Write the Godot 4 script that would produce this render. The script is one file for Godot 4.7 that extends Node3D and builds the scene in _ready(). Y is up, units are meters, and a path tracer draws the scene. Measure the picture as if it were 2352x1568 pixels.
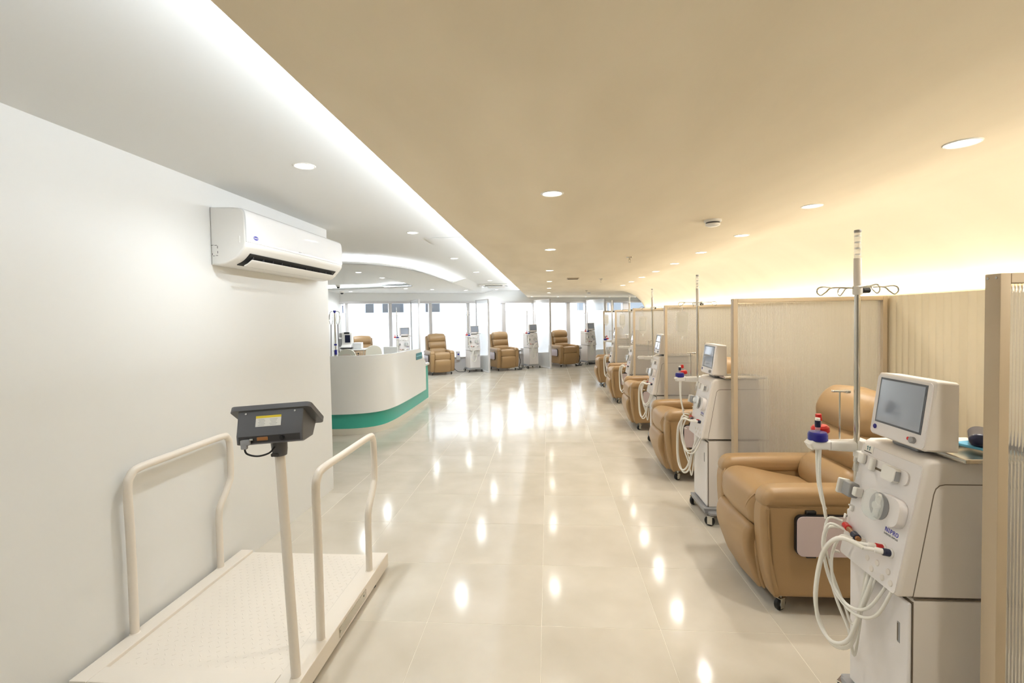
extends Node3D
# ---------------------------------------------------------------- mesh builder
class S:
	var v := PackedVector3Array()
	var nn := PackedVector3Array()
	var start := 0
	func tri(a: Vector3, b: Vector3, c: Vector3) -> void:
		v.append(a); v.append(b); v.append(c)
	func quad(a: Vector3, b: Vector3, c: Vector3, d: Vector3) -> void:
		tri(a, b, c); tri(a, c, d)
	# ends one closed solid: turns its faces outward and gives it normals
	func done(crease := 50.0) -> S:
		var cnt := v.size() - start
		var vol := 0.0
		for i in range(start, v.size(), 3):
			vol += v[i].dot(v[i + 1].cross(v[i + 2]))
		if vol > 0.0:
			for i in range(start, v.size(), 3):
				var t := v[i + 1]; v[i + 1] = v[i + 2]; v[i + 2] = t
		var fn := PackedVector3Array()
		var at := {}
		for i in range(start, v.size(), 3):
			fn.append((v[i + 2] - v[i]).cross(v[i + 1] - v[i]))
		if crease > 0.0:
			for i in cnt:
				var k := Vector3i((v[start + i] * 20000.0).round())
				if at.has(k): at[k].append(i / 3)
				else: at[k] = PackedInt32Array([i / 3])
		var lim := cos(deg_to_rad(crease))
		for i in cnt:
			var me := fn[i / 3]
			var mn := me.normalized()
			if crease > 0.0:
				var k := Vector3i((v[start + i] * 20000.0).round())
				var acc := Vector3.ZERO
				for f in at[k]:
					if fn[f].normalized().dot(mn) >= lim: acc += fn[f]
				if acc.length() > 1e-14: mn = acc.normalized()
			nn.append(mn)
		start = v.size()
		return self
	func mesh() -> ArrayMesh:
		if start < v.size(): done()
		var a := []
		a.resize(Mesh.ARRAY_MAX)
		a[Mesh.ARRAY_VERTEX] = v
		a[Mesh.ARRAY_NORMAL] = nn
		var m := ArrayMesh.new()
		m.add_surface_from_arrays(Mesh.PRIMITIVE_TRIANGLES, a)
		return m
	# box given by its middle and size; b is the bevel
	func box(c: Vector3, s: Vector3, b := 0.0, T := Transform3D()) -> S:
		var h := s * 0.5
		if b <= 0.0:
			var p := []
			for i in 8: p.append(T * (c + Vector3(h.x * (1 if i & 1 else -1), h.y * (1 if i & 2 else -1), h.z * (1 if i & 4 else -1))))
			quad(p[0], p[1], p[3], p[2]); quad(p[4], p[6], p[7], p[5]); quad(p[0], p[4], p[5], p[1])
			quad(p[2], p[3], p[7], p[6]); quad(p[0], p[2], p[6], p[4]); quad(p[1], p[5], p[7], p[3])
			return done(0.0)
		b = minf(b, minf(h.x, minf(h.y, h.z)) * 0.98)
		var P := func(sx, sy, sz, ax): # corner point lying on the face across axis ax
			var q := Vector3(sx * (h.x - b), sy * (h.y - b), sz * (h.z - b))
			q[ax] = [sx * h.x, sy * h.y, sz * h.z][ax]
			return T * (c + q)
		for s1 in [-1, 1]:
			q4(P.call(s1, -1, -1, 0), P.call(s1, 1, -1, 0), P.call(s1, 1, 1, 0), P.call(s1, -1, 1, 0), s1 < 0)
			q4(P.call(-1, s1, -1, 1), P.call(-1, s1, 1, 1), P.call(1, s1, 1, 1), P.call(1, s1, -1, 1), s1 < 0)
			q4(P.call(-1, -1, s1, 2), P.call(1, -1, s1, 2), P.call(1, 1, s1, 2), P.call(-1, 1, s1, 2), s1 < 0)
			for s2 in [-1, 1]:
				var f: bool = s1 * s2 < 0
				q4(P.call(s1, s2, -1, 0), P.call(s1, s2, -1, 1), P.call(s1, s2, 1, 1), P.call(s1, s2, 1, 0), f)
				q4(P.call(s1, -1, s2, 2), P.call(s1, -1, s2, 0), P.call(s1, 1, s2, 0), P.call(s1, 1, s2, 2), f)
				q4(P.call(-1, s1, s2, 1), P.call(-1, s1, s2, 2), P.call(1, s1, s2, 2), P.call(1, s1, s2, 1), f)
				for s3 in [-1, 1]:
					if s1 * s2 * s3 > 0: tri(P.call(s1, s2, s3, 0), P.call(s1, s2, s3, 1), P.call(s1, s2, s3, 2))
					else: tri(P.call(s1, s2, s3, 0), P.call(s1, s2, s3, 2), P.call(s1, s2, s3, 1))
		return done(50.0)
	func q4(a, b, c, d, flip: bool) -> void:
		if flip: quad(a, d, c, b)
		else: quad(a, b, c, d)
	# polygon in the xy plane pushed along z from z0 to z1, then placed by T
	func ext(poly: PackedVector2Array, z0: float, z1: float, T := Transform3D(), crease := 30.0) -> S:
		var n := poly.size()
		var t := Geometry2D.triangulate_polygon(poly)
		var cw := Geometry2D.is_polygon_clockwise(poly)
		for i in range(0, t.size(), 3):
			var a := poly[t[i]]; var b := poly[t[i + 1]]; var c := poly[t[i + 2]]
			if (b - a).cross(c - a) < 0.0:
				var w := b; b = c; c = w
			tri(T * Vector3(a.x, a.y, z1), T * Vector3(b.x, b.y, z1), T * Vector3(c.x, c.y, z1))
			tri(T * Vector3(a.x, a.y, z0), T * Vector3(c.x, c.y, z0), T * Vector3(b.x, b.y, z0))
		for i in n:
			var a := poly[i]; var b := poly[(i + 1) % n]
			if not cw: quad(T * Vector3(a.x, a.y, z0), T * Vector3(b.x, b.y, z0), T * Vector3(b.x, b.y, z1), T * Vector3(a.x, a.y, z1))
			else: quad(T * Vector3(b.x, b.y, z0), T * Vector3(a.x, a.y, z0), T * Vector3(a.x, a.y, z1), T * Vector3(b.x, b.y, z1))
		return done(crease)
	# a closed outline in (z, y) swept across x over the width w, its two ends rounded by r
	func pillow(prof: PackedVector2Array, w: float, r: float, T := Transform3D(), steps := 4, crease := 60.0, mid := 0.0) -> S:
		var n := prof.size()
		var cw := Geometry2D.is_polygon_clockwise(prof)
		var nor := PackedVector2Array()
		for i in n:
			var d := (prof[(i + 1) % n] - prof[(i + n - 1) % n]).normalized()
			nor.append(Vector2(-d.y, d.x) * (1.0 if not cw else -1.0)) # points inward
		var loops := []
		var xs := []
		for k in range(steps + 1):
			var f := PI * 0.5 * (1.0 - float(k) / steps)
			xs.append([-(w * 0.5 - r + r * sin(f)), r * (1.0 - cos(f))])
		if mid > 0.0: xs.append([0.0, -mid])
		for k in range(steps, -1, -1): xs.append([-xs[k][0], xs[k][1]])
		for e in xs:
			var l := PackedVector3Array()
			for i in n:
				var q: Vector2 = prof[i] + nor[i] * float(e[1])
				l.append(T * Vector3(e[0], q.y, q.x))
			loops.append(l)
		for k in loops.size() - 1:
			for i in n:
				var j := (i + 1) % n
				quad(loops[k][i], loops[k][j], loops[k + 1][j], loops[k + 1][i])
		var t := Geometry2D.triangulate_polygon(prof)
		var la: PackedVector3Array = loops[0]
		var lb: PackedVector3Array = loops[loops.size() - 1]
		for i in range(0, t.size(), 3):
			var a := t[i]; var b := t[i + 1]; var c := t[i + 2]
			var up := (prof[b] - prof[a]).cross(prof[c] - prof[a]) > 0.0
			if up == (not cw):
				tri(lb[a], lb[b], lb[c]); tri(la[a], la[c], la[b])
			else:
				tri(lb[a], lb[c], lb[b]); tri(la[a], la[b], la[c])
		return done(crease)
	func tube(p: PackedVector3Array, r: float, seg := 10, r2 := -1.0) -> S:
		var n := p.size()
		var up := Vector3.UP
		var t0 := (p[1] - p[0]).normalized()
		if absf(t0.dot(up)) > 0.95: up = Vector3.RIGHT
		var side := t0.cross(up).normalized()
		var rings := []
		for i in n:
			var t: Vector3
			if i == 0: t = (p[1] - p[0]).normalized()
			elif i == n - 1: t = (p[n - 1] - p[n - 2]).normalized()
			else: t = ((p[i + 1] - p[i]).normalized() + (p[i] - p[i - 1]).normalized()).normalized()
			side = (side - t * side.dot(t)).normalized()
			var oth := t.cross(side)
			var rr := r if r2 < 0.0 else lerpf(r, r2, float(i) / (n - 1))
			var ring := PackedVector3Array()
			for k in seg:
				var a := TAU * k / seg
				ring.append(p[i] + (side * cos(a) + oth * sin(a)) * rr)
			rings.append(ring)
		for i in n - 1:
			for k in seg:
				var j := (k + 1) % seg
				quad(rings[i][k], rings[i][j], rings[i + 1][j], rings[i + 1][k])
		for k in seg:
			var j := (k + 1) % seg
			tri(p[0], rings[0][j], rings[0][k])
			tri(p[n - 1], rings[n - 1][k], rings[n - 1][j])
		return done(50.0)
	# (radius, height) outline turned about the y axis of T; starts and ends on the axis
	func lathe(prof: PackedVector2Array, seg := 20, T := Transform3D(), crease := 35.0) -> S:
		for i in prof.size() - 1:
			var a := prof[i]; var b := prof[i + 1]
			for k in seg:
				var c0 := cos(TAU * k / seg); var s0 := sin(TAU * k / seg)
				var c1 := cos(TAU * (k + 1) / seg); var s1 := sin(TAU * (k + 1) / seg)
				var p := T * Vector3(a.x * c0, a.y, a.x * s0); var q := T * Vector3(a.x * c1, a.y, a.x * s1)
				var u := T * Vector3(b.x * c1, b.y, b.x * s1); var w := T * Vector3(b.x * c0, b.y, b.x * s0)
				if a.x > 1e-6: tri(p, q, u)
				if b.x > 1e-6: tri(p, u, w)
		return done(crease)
	func cyl(a: Vector3, b: Vector3, r: float, seg := 16, bev := 0.0) -> S:
		var y := (b - a).normalized()
		var x := y.cross(Vector3.RIGHT if absf(y.x) < 0.9 else Vector3.UP).normalized()
		var T := Transform3D(Basis(x, y, x.cross(y)), a)
		var h := a.distance_to(b)
		if bev > 0.0: return lathe(PackedVector2Array([Vector2(0, 0), Vector2(r - bev, 0), Vector2(r, bev), Vector2(r, h - bev), Vector2(r - bev, h), Vector2(0, h)]), seg, T, 30.0)
		return lathe(PackedVector2Array([Vector2(0, 0), Vector2(r, 0), Vector2(r, h), Vector2(0, h)]), seg, T)

# ---------------------------------------------------------------- small helpers
var names := {}
var mats := {}
func numbered(called: String) -> String:
	names[called] = names.get(called, -1) + 1
	return called if names[called] == 0 else "%s_%03d" % [called, names[called]]
func V2(a: Array) -> PackedVector2Array:
	var o := PackedVector2Array()
	for i in range(0, a.size(), 2): o.append(Vector2(a[i], a[i + 1]))
	return o
func V3(a: Array) -> PackedVector3Array:
	var o := PackedVector3Array()
	for i in range(0, a.size(), 3): o.append(Vector3(a[i], a[i + 1], a[i + 2]))
	return o
func smooth2(p: PackedVector2Array, n := 4, closed := true) -> PackedVector2Array:
	var o := PackedVector2Array()
	var m := p.size()
	for i in (m if closed else m - 1):
		var a: Vector2 = p[(i + m - 1) % m] if closed else p[maxi(i - 1, 0)]
		var d: Vector2 = p[(i + 2) % m] if closed else p[mini(i + 2, m - 1)]
		for k in n: o.append(p[i].cubic_interpolate(p[(i + 1) % m], a, d, float(k) / n))
	if not closed: o.append(p[m - 1])
	return o
func smooth3(p: PackedVector3Array, n := 6) -> PackedVector3Array:
	var o := PackedVector3Array()
	var m := p.size()
	for i in m - 1:
		for k in n: o.append(p[i].cubic_interpolate(p[i + 1], p[maxi(i - 1, 0)], p[mini(i + 2, m - 1)], float(k) / n))
	o.append(p[m - 1])
	return o
func rrect(w: float, h: float, r: float, n := 4) -> PackedVector2Array:
	var o := PackedVector2Array()
	for c in 4:
		var cx := (w * 0.5 - r) * (1 if c == 0 or c == 3 else -1)
		var cy := (h * 0.5 - r) * (1 if c < 2 else -1)
		for k in n + 1:
			var a := PI * 0.5 * (c + float(k) / n)
			o.append(Vector2(cx + cos(a) * r, cy + sin(a) * r))
	return o
func tex(freq: float, a: Color, b: Color, sd := 1, size := 512, oct := 4, stretch := false) -> NoiseTexture2D:
	var f := FastNoiseLite.new()
	f.seed = sd; f.frequency = freq; f.fractal_octaves = oct
	f.noise_type = FastNoiseLite.TYPE_SIMPLEX_SMOOTH
	var g := Gradient.new()
	g.set_color(0, a); g.set_color(1, b)
	var t := NoiseTexture2D.new()
	t.width = size; t.height = size / 4 if stretch else size
	t.seamless = true; t.noise = f; t.color_ramp = g
	return t
func mat(called: String, c: Color, rough := 0.5, metal := 0.0) -> StandardMaterial3D:
	if mats.has(called): return mats[called]
	var m := StandardMaterial3D.new()
	m.resource_name = called
	m.albedo_color = c; m.roughness = rough; m.metallic = metal
	mats[called] = m
	return m
func glass(called: String, c: Color, rough := 0.05) -> StandardMaterial3D:
	var m := mat(called, c, rough)
	m.transparency = BaseMaterial3D.TRANSPARENCY_ALPHA
	return m
func part(parent: Node, called: String, s, m: Material, T := Transform3D()) -> MeshInstance3D:
	var o := MeshInstance3D.new()
	o.name = called
	o.mesh = s.mesh() if s is S else s
	o.material_override = m
	o.transform = T
	parent.add_child(o, true)
	return o
func thing(called: String, label: String, cat: String, at := Vector3.ZERO, turn := 0.0, group := "") -> Node3D:
	var o := Node3D.new()
	o.name = numbered(called)
	add_child(o)
	o.position = at; o.rotation.y = turn
	tag(o, label, cat, group)
	return o
func tag(o: Node, label: String, cat := "", group := "") -> Node:
	o.set_meta("label", label)
	if cat: o.set_meta("category", cat)
	if group: o.set_meta("group", group)
	return o
func one(called: String, s, m: Material, label: String, cat: String, T := Transform3D(), group := "") -> MeshInstance3D:
	var o := part(self, numbered(called), s, m, T)
	tag(o, label, cat, group)
	return o
func struct_node(called: String, label := "") -> Node3D:
	var o := Node3D.new()
	o.name = called
	add_child(o)
	o.set_meta("kind", "structure")
	if label: o.set_meta("label", label)
	return o
func struct(called: String, s, m: Material, label := "") -> MeshInstance3D:
	var o := part(self, called, s, m)
	o.set_meta("kind", "structure")
	if label: o.set_meta("label", label)
	return o
func copy(o: Node3D, at: Vector3, turn: float, label: String) -> Node3D:
	var c: Node3D = o.duplicate()
	var base := String(o.name)
	if base.right(3).is_valid_int(): base = base.left(base.length() - 4)
	c.name = numbered(base)
	add_child(c)
	c.position = at; c.rotation.y = turn
	c.set_meta("label", label)
	return c
func text(parent: Node, called: String, t: String, size: float, m: Material, T: Transform3D, depth := 0.0006, font := "Droid Sans") -> MeshInstance3D:
	var f := SystemFont.new()
	f.font_names = PackedStringArray([font])
	f.font_weight = 700
	var x := TextMesh.new()
	x.font = f; x.text = t; x.font_size = 32; x.pixel_size = size / 32.0; x.depth = depth
	return part(parent, called, x, m, T)
func TR(o: Vector3, ax := Vector3.UP, ang := 0.0) -> Transform3D:
	return Transform3D(Basis(ax, ang), o)

# ---------------------------------------------------------------- measured places
const H_BEIGE := 2.22
const H_WHITE := 2.43
const H_SOFFIT := 2.335
const WALL_L := -2.045
const CURVE_END := -12.4
const WIN_TURN := 0.48869219  # the window wall stands 28 degrees askew
var W0 := Vector3(-2.664, 0, -14.409)
func wz(x: float) -> float: return W0.z - (x - W0.x) * tan(WIN_TURN)
func win(t: float, off: float, y := 0.0) -> Vector3:
	return W0 + Vector3(cos(WIN_TURN), 0, -sin(WIN_TURN)) * t + Vector3(sin(WIN_TURN), 0, cos(WIN_TURN)) * off + Vector3(0, y, 0)
func xz(poly: PackedVector2Array, y0: float, y1: float, s: S = null, crease := 30.0) -> S: # outline in (x, z), standing between y0 and y1
	if s == null: s = S.new()
	var q := PackedVector2Array()
	for p in poly: q.append(Vector2(p.x, -p.y))
	return s.ext(q, y0, y1, Transform3D(Basis(Vector3(1, 0, 0), Vector3(0, 0, -1), Vector3(0, 1, 0)), Vector3.ZERO), crease)

func _ready() -> void:
	# ------------------------------------------------ camera, sky, exposure
	var f_px := 1096.914
	var yaw := 0.0760824; var pit := 0.0302711; var rol := -0.0170422
	var A := Basis(Vector3(cos(yaw), 0, sin(yaw)), Vector3(0, 1, 0), Vector3(-sin(yaw), 0, cos(yaw)))
	var B := Basis(Vector3(1, 0, 0), Vector3(0, cos(pit), sin(pit)), Vector3(0, -sin(pit), cos(pit)))
	var C := Basis(Vector3(cos(rol), -sin(rol), 0), Vector3(sin(rol), cos(rol), 0), Vector3(0, 0, 1))
	var cam := Camera3D.new()
	cam.name = "camera"
	cam.transform = Transform3D((C * B * A).transposed(), Vector3(0, 1.59013, 0))
	cam.projection = Camera3D.PROJECTION_FRUSTUM
	cam.near = 0.05; cam.far = 200.0
	cam.size = 1568.0 / f_px * cam.near
	cam.frustum_offset = Vector2(0, -22.846 / f_px * cam.near)
	cam.current = true
	add_child(cam)
	var env := Environment.new()
	env.background_mode = Environment.BG_SKY
	var sk := ProceduralSkyMaterial.new()
	sk.sky_top_color = Color(0.90, 0.945, 1.0); sk.sky_horizon_color = Color(0.955, 0.98, 1.0)
	sk.ground_horizon_color = Color(0.90, 0.93, 0.95); sk.ground_bottom_color = Color(0.6, 0.6, 0.6)
	sk.sky_energy_multiplier = 2.6; sk.ground_energy_multiplier = 1.6
	env.sky = Sky.new(); env.sky.sky_material = sk
	env.tonemap_mode = Environment.TONE_MAPPER_LINEAR
	env.tonemap_exposure = 1.0
	env.sdfgi_enabled = true; env.ssao_enabled = true; env.ssil_enabled = true
	var we := WorldEnvironment.new()
	we.name = "world"; we.environment = env
	add_child(we)
	materials()
	setting()
	cove_lights()
	ceiling_things()
	weighing_scale()
	wall_air_conditioner()
	treatment_row()
	window_row()
	nurse_station()
	outside()

func materials() -> void:
	var m := mat("white_wall_paint", Color(0.90, 0.90, 0.89), 0.32)
	m.metallic_specular = 0.4
	m = mat("white_ceiling_paint", Color(0.90, 0.90, 0.89), 0.7)
	m = mat("beige_ceiling_paint", Color(0.945, 0.895, 0.80), 0.75)
	m.albedo_texture = tex(0.012, Color(0.955, 0.95, 0.94), Color(1, 1, 1), 5, 512, 3, true)
	m.uv1_triplanar = true; m.uv1_world_triplanar = true; m.uv1_scale = Vector3(0.35, 0.35, 0.35)
	for i in 4:
		var c: Color = [Color(0.832, 0.802, 0.748), Color(0.822, 0.79, 0.734), Color(0.84, 0.812, 0.76), Color(0.828, 0.796, 0.742)][i]
		m = mat("floor_tile_%d" % i, c, 0.12)
		m.albedo_texture = tex(0.006, Color(0.93, 0.925, 0.91), Color(1, 1, 1), 11 + i, 512, 5)
		m.uv1_triplanar = true; m.uv1_world_triplanar = true; m.uv1_scale = Vector3(0.55, 0.55, 0.55); m.uv1_offset = Vector3(0.31 * i, 0, 0.17 * i)
		m.metallic_specular = 0.38
	mat("tile_grout", Color(0.88, 0.85, 0.79), 0.7)
	mat("plank_a", Color(0.86, 0.81, 0.70), 0.6)
	mat("plank_b", Color(0.845, 0.795, 0.685), 0.6)
	mat("partition_frame", Color(0.76, 0.69, 0.585), 0.38)
	mat("grey_frame", Color(0.83, 0.82, 0.82), 0.4)
	m = glass("ribbed_sheet", Color(0.98, 0.975, 0.965, 0.2), 0.03)
	m.refraction_enabled = true; m.refraction_scale = 0.045
	m = glass("clear_glass", Color(0.92, 0.97, 0.98, 0.06), 0.02)
	m = glass("frosted_glass", Color(0.95, 0.97, 0.98, 0.3), 0.22)
	m = mat("window_film", Color(0.96, 0.97, 0.98, 0.88), 0.6)
	m.transparency = BaseMaterial3D.TRANSPARENCY_ALPHA
	m.backlight_enabled = true; m.backlight = Color(1, 1, 1)
	m = mat("tan_leather", Color(0.63, 0.51, 0.355), 0.40)
	m.normal_enabled = true
	var nt := tex(0.08, Color.BLACK, Color.WHITE, 21, 256, 3)
	nt.as_normal_map = true; nt.bump_strength = 2.0; nt.color_ramp = null
	m.normal_texture = nt; m.normal_scale = 0.12
	m.uv1_triplanar = true; m.uv1_scale = Vector3(6, 6, 6)
	mat("machine_cream", Color(0.89, 0.862, 0.83), 0.42)
	mat("machine_front", Color(0.905, 0.888, 0.882), 0.38)
	mat("machine_grey", Color(0.60, 0.60, 0.605), 0.45)
	mat("seam_dark", Color(0.45, 0.40, 0.34), 0.7)
	mat("black_rubber", Color(0.045, 0.045, 0.05), 0.5)
	mat("black_plastic", Color(0.07, 0.07, 0.075), 0.4)
	mat("chrome", Color(0.82, 0.82, 0.80), 0.16, 1.0)
	mat("steel", Color(0.80, 0.78, 0.74), 0.25, 1.0)
	m = mat("screen_glass", Color(0.58, 0.61, 0.67), 0.05)
	m.metallic_specular = 0.7; m.clearcoat_enabled = true; m.clearcoat = 1.0; m.clearcoat_roughness = 0.03
	mat("screen_edge", Color(0.33, 0.34, 0.36), 0.35)
	mat("white_plastic", Color(0.93, 0.92, 0.90), 0.32)
	mat("white_gloss", Color(0.94, 0.94, 0.94), 0.1)
	mat("red_plastic", Color(0.78, 0.09, 0.08), 0.3)
	mat("blue_plastic", Color(0.13, 0.12, 0.50), 0.28)
	mat("navy_plastic", Color(0.07, 0.10, 0.22), 0.35)
	mat("amber_plastic", Color(0.60, 0.40, 0.22), 0.3)
	m = mat("hose", Color(0.95, 0.94, 0.91), 0.2)
	m.backlight_enabled = true; m.backlight = Color(0.4, 0.39, 0.35)
	m = glass("clear_plastic", Color(0.92, 0.93, 0.92, 0.25), 0.1)
	m = glass("bag_plastic", Color(0.97, 0.96, 0.93, 0.28), 0.12)
	mat("mauve_board", Color(0.77, 0.71, 0.71), 0.35)
	mat("scale_paint", Color(0.90, 0.865, 0.815), 0.34)
	mat("indicator_grey", Color(0.35, 0.35, 0.36), 0.4)
	mat("indicator_dark", Color(0.20, 0.19, 0.19), 0.5)
	mat("teal_laminate", Color(0.25, 0.67, 0.60), 0.35)
	mat("counter_white", Color(0.94, 0.94, 0.93), 0.22)
	mat("plinth_cream", Color(0.88, 0.86, 0.80), 0.45)
	mat("brand_blue", Color(0.20, 0.20, 0.62), 0.4)
	mat("label_white", Color(0.93, 0.92, 0.89), 0.5)
	mat("label_yellow", Color(0.90, 0.80, 0.16), 0.5)
	mat("print_dark", Color(0.25, 0.24, 0.24), 0.6)
	mat("print_teal", Color(0.20, 0.47, 0.50), 0.5)
	mat("dark_slot", Color(0.10, 0.095, 0.09), 0.6)
	m = mat("downlight_glow", Color(1, 1, 1), 0.5)
	m.emission_enabled = true; m.emission = Color(1.0, 0.965, 0.88); m.emission_energy_multiplier = 14.0
	m = mat("downlight_glow_cool", Color(1, 1, 1), 0.5)
	m.emission_enabled = true; m.emission = Color(1.0, 0.985, 0.95); m.emission_energy_multiplier = 14.0
	m = mat("strip_glow_warm", Color(1, 1, 1), 0.5)
	m.emission_enabled = true; m.emission = Color(1.0, 0.86, 0.60); m.emission_energy_multiplier = 2.0
	m = mat("strip_glow_cool", Color(1, 1, 1), 0.5)
	m.emission_enabled = true; m.emission = Color(0.92, 0.96, 1.0); m.emission_energy_multiplier = 2.0

# ---------------------------------------------------------------- the room
func setting() -> void:
	var wp: Material = mats.white_wall_paint
	var cp: Material = mats.white_ceiling_paint
	var bp: Material = mats.beige_ceiling_paint
	floor_tiles()
	struct("wall_left", S.new().box(Vector3(WALL_L - 0.1, 1.3, -0.615), Vector3(0.2, 2.7, 7.43), 0.004), wp, "plain white wall beside the weighing scale")
	struct("wall_back", S.new().box(Vector3(0.2, 1.3, 3.1), Vector3(5.2, 2.7, 0.2)), wp)
	struct("wall_station_side", S.new().box(Vector3(-4.0, 1.3, -4.20), Vector3(3.6, 2.7, 0.12)), wp)
	struct("wall_far_left", S.new().box(Vector3(-5.83, 1.3, -8.5), Vector3(0.2, 2.7, 8.9)), wp, "white wall at the end of the window front")
	struct("wall_far_right", S.new().box(Vector3(5.45, 1.2, -15.9), Vector3(0.15, 2.6, 7.0)), wp)
	struct("wall_far_return", S.new().box(Vector3(4.05, 1.2, CURVE_END + 0.075), Vector3(2.9, 2.6, 0.15)), wp)
	# curved wall that rises into the beige ceiling
	var prof := PackedVector2Array()
	for i in 25:
		var a := PI * 0.5 * (1.0 - i / 24.0)
		prof.append(Vector2(1.77 + 0.75 * cos(a), 1.47 + 0.75 * sin(a)))
	prof.append_array(V2([2.52, 0, 2.75, 0, 2.75, 2.5, 1.77, 2.5]))
	struct("wall_right", S.new().ext(prof, CURVE_END, 3.1), bp, "beige wall curving up into the ceiling, lit from below")
	# ceilings
	struct("ceiling_beige", S.new().box(Vector3(0.56, 2.245, -4.65), Vector3(2.42, 0.05, 15.5)), bp, "dropped beige ceiling over the aisle")
	struct("ceiling_beige_far", xz(V2([-0.65, CURVE_END, 5.4, CURVE_END, 5.4, wz(5.4) - 0.2, -0.65, wz(-0.65) - 0.2]), 2.22, 2.27), bp)
	struct("trim_cove_back", S.new().box(Vector3(-0.30, 2.40, -6.5), Vector3(0.08, 0.30, 19.4)), cp)
	struct("ceiling_white", xz(V2([-5.93, 3.1, -0.27, 3.1, -0.27, wz(-0.27) - 0.2, -5.93, wz(-5.93) - 0.2]), H_WHITE, 2.55), cp, "white ceiling above the reception side")
	# dropped soffit that follows the counter, with a lit tray cut into it
	var near := soffit_edge()
	var tray := smooth2(V2([-5.75, -11.5, -5.02, -11.35, -4.03, -11.17, -3.12, -10.83, -2.93, -8.9, -2.83, -7.75, -2.90, -7.25, -3.15, -7.0, -3.8, -6.86, -5.75, -6.8]), 4, false)
	var poly := PackedVector2Array(near)
	poly.append(Vector2(-2.013, wz(-2.013) - 0.05)); poly.append(Vector2(-5.75, wz(-5.75) - 0.05))
	poly.append_array(tray)
	var sof := struct_node("ceiling_soffit", "curved dropped soffit over the reception counter")
	part(sof, "plate", xz(poly, H_SOFFIT, H_SOFFIT + 0.012, null, 40.0), cp)
	part(sof, "edge_lip", ribbon(near, 0.014, H_SOFFIT, H_SOFFIT + 0.038, Vector2(-3.5, -8.5)), cp)
	part(sof, "cove_back", ribbon(near, 0.012, H_SOFFIT + 0.01, H_WHITE, Vector2(-3.5, -8.5), 0.17), cp)
	part(sof, "tray_cove_back", ribbon(tray.slice(0, 12), 0.012, H_SOFFIT + 0.01, H_WHITE, Vector2(-4.2, -12.5), 0.17), cp)
	part(sof, "cove_end", S.new().box(Vector3(-2.103, H_SOFFIT + 0.048, -10.045), Vector3(0.18, 0.094, 0.012)), cp)
	part(sof, "tray_lip", ribbon(tray, 0.014, H_SOFFIT, H_SOFFIT + 0.038, Vector2(-1.5, -12.5)), cp)
	var ramp := S.new()
	var rp := func(x, y, z): return Vector3(x, y, z)
	var z1 := wz(-2.013) - 0.1
	var z2 := wz(-1.72) - 0.1
	ramp.quad(rp.call(-2.013, H_SOFFIT, -10.05), rp.call(-1.72, H_WHITE, -10.05), rp.call(-1.72, H_WHITE, z2), rp.call(-2.013, H_SOFFIT, z1))
	ramp.tri(rp.call(-2.013, H_SOFFIT, -10.05), rp.call(-2.013, H_WHITE, -10.05), rp.call(-1.72, H_WHITE, -10.05))
	ramp.tri(rp.call(-2.013, H_SOFFIT, z1), rp.call(-1.72, H_WHITE, z2), rp.call(-2.013, H_WHITE, z1))
	ramp.quad(rp.call(-2.013, H_SOFFIT, -10.05), rp.call(-2.013, H_SOFFIT, z1), rp.call(-2.013, H_WHITE, z1), rp.call(-2.013, H_WHITE, -10.05))
	ramp.quad(rp.call(-2.013, H_WHITE, -10.05), rp.call(-2.013, H_WHITE, z1), rp.call(-1.72, H_WHITE, z2), rp.call(-1.72, H_WHITE, -10.05))
	ramp.done(0.0)
	struct("ceiling_ramp", ramp, cp)
	# fluted cladding below the curved wall: one plank after another
	var clad := struct_node("wall_cladding", "pale beige fluted wall cladding of upright planks")
	part(clad, "backing", S.new().box(Vector3(2.42, 0.84, -4.6), Vector3(0.02, 1.68, 15.4)), mats.plank_b)
	var pl := S.new()
	var flute := V2([0.0, 0.0, 0.0569, 0.0])
	for k in range(12, -1, -1): flute.append(Vector2(0.0569 * k / 12.0, 0.004 + 0.0075 * sin(PI * k / 12.0)))
	pl.ext(flute, 0.0, 1.695, Transform3D(Basis(Vector3(0, 0, -1), Vector3(-1, 0, 0), Vector3(0, 1, 0)), Vector3.ZERO), 40.0)
	var pm := pl.mesh()
	var i := 0
	var z := -1.40
	while z > CURVE_END + 0.06:
		part(clad, "plank", pm, mats.plank_a if (i * 7 + i / 3) % 3 else mats.plank_b, TR(Vector3(2.411, 0, z)))
		z -= 0.057
		i += 1
	# window wall
	var ww := struct_node("wall_window", "window wall set askew at the end of the room")
	ww.position = W0; ww.rotation.y = WIN_TURN
	part(ww, "sill_wall", S.new().box(Vector3(2.5, 0.195, -0.1), Vector3(12.6, 0.39, 0.2)), mats.grey_frame)
	part(ww, "sill_board", S.new().box(Vector3(2.5, 0.40, -0.08), Vector3(12.6, 0.025, 0.26), 0.005), mats.white_plastic)
	part(ww, "bulkhead", S.new().box(Vector3(2.5, 2.37, -0.1), Vector3(12.6, 0.54, 0.2)), wp)
	part(ww, "head_beam", S.new().box(Vector3(2.5, 2.07, -0.09), Vector3(12.6, 0.066, 0.22), 0.004), mats.grey_frame)
	var mt := [-3.52, -3.28, -2.095, -0.92, 0.262, 1.44, 2.485, 3.80, 4.48, 5.33, 5.585, 6.18, 7.2, 8.6]
	var mw := [0.06, 0.07, 0.09, 0.09, 0.09, 0.13, 0.04, 0.14, 0.04, 0.09, 0.12, 0.28, 0.1, 0.1]
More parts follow.
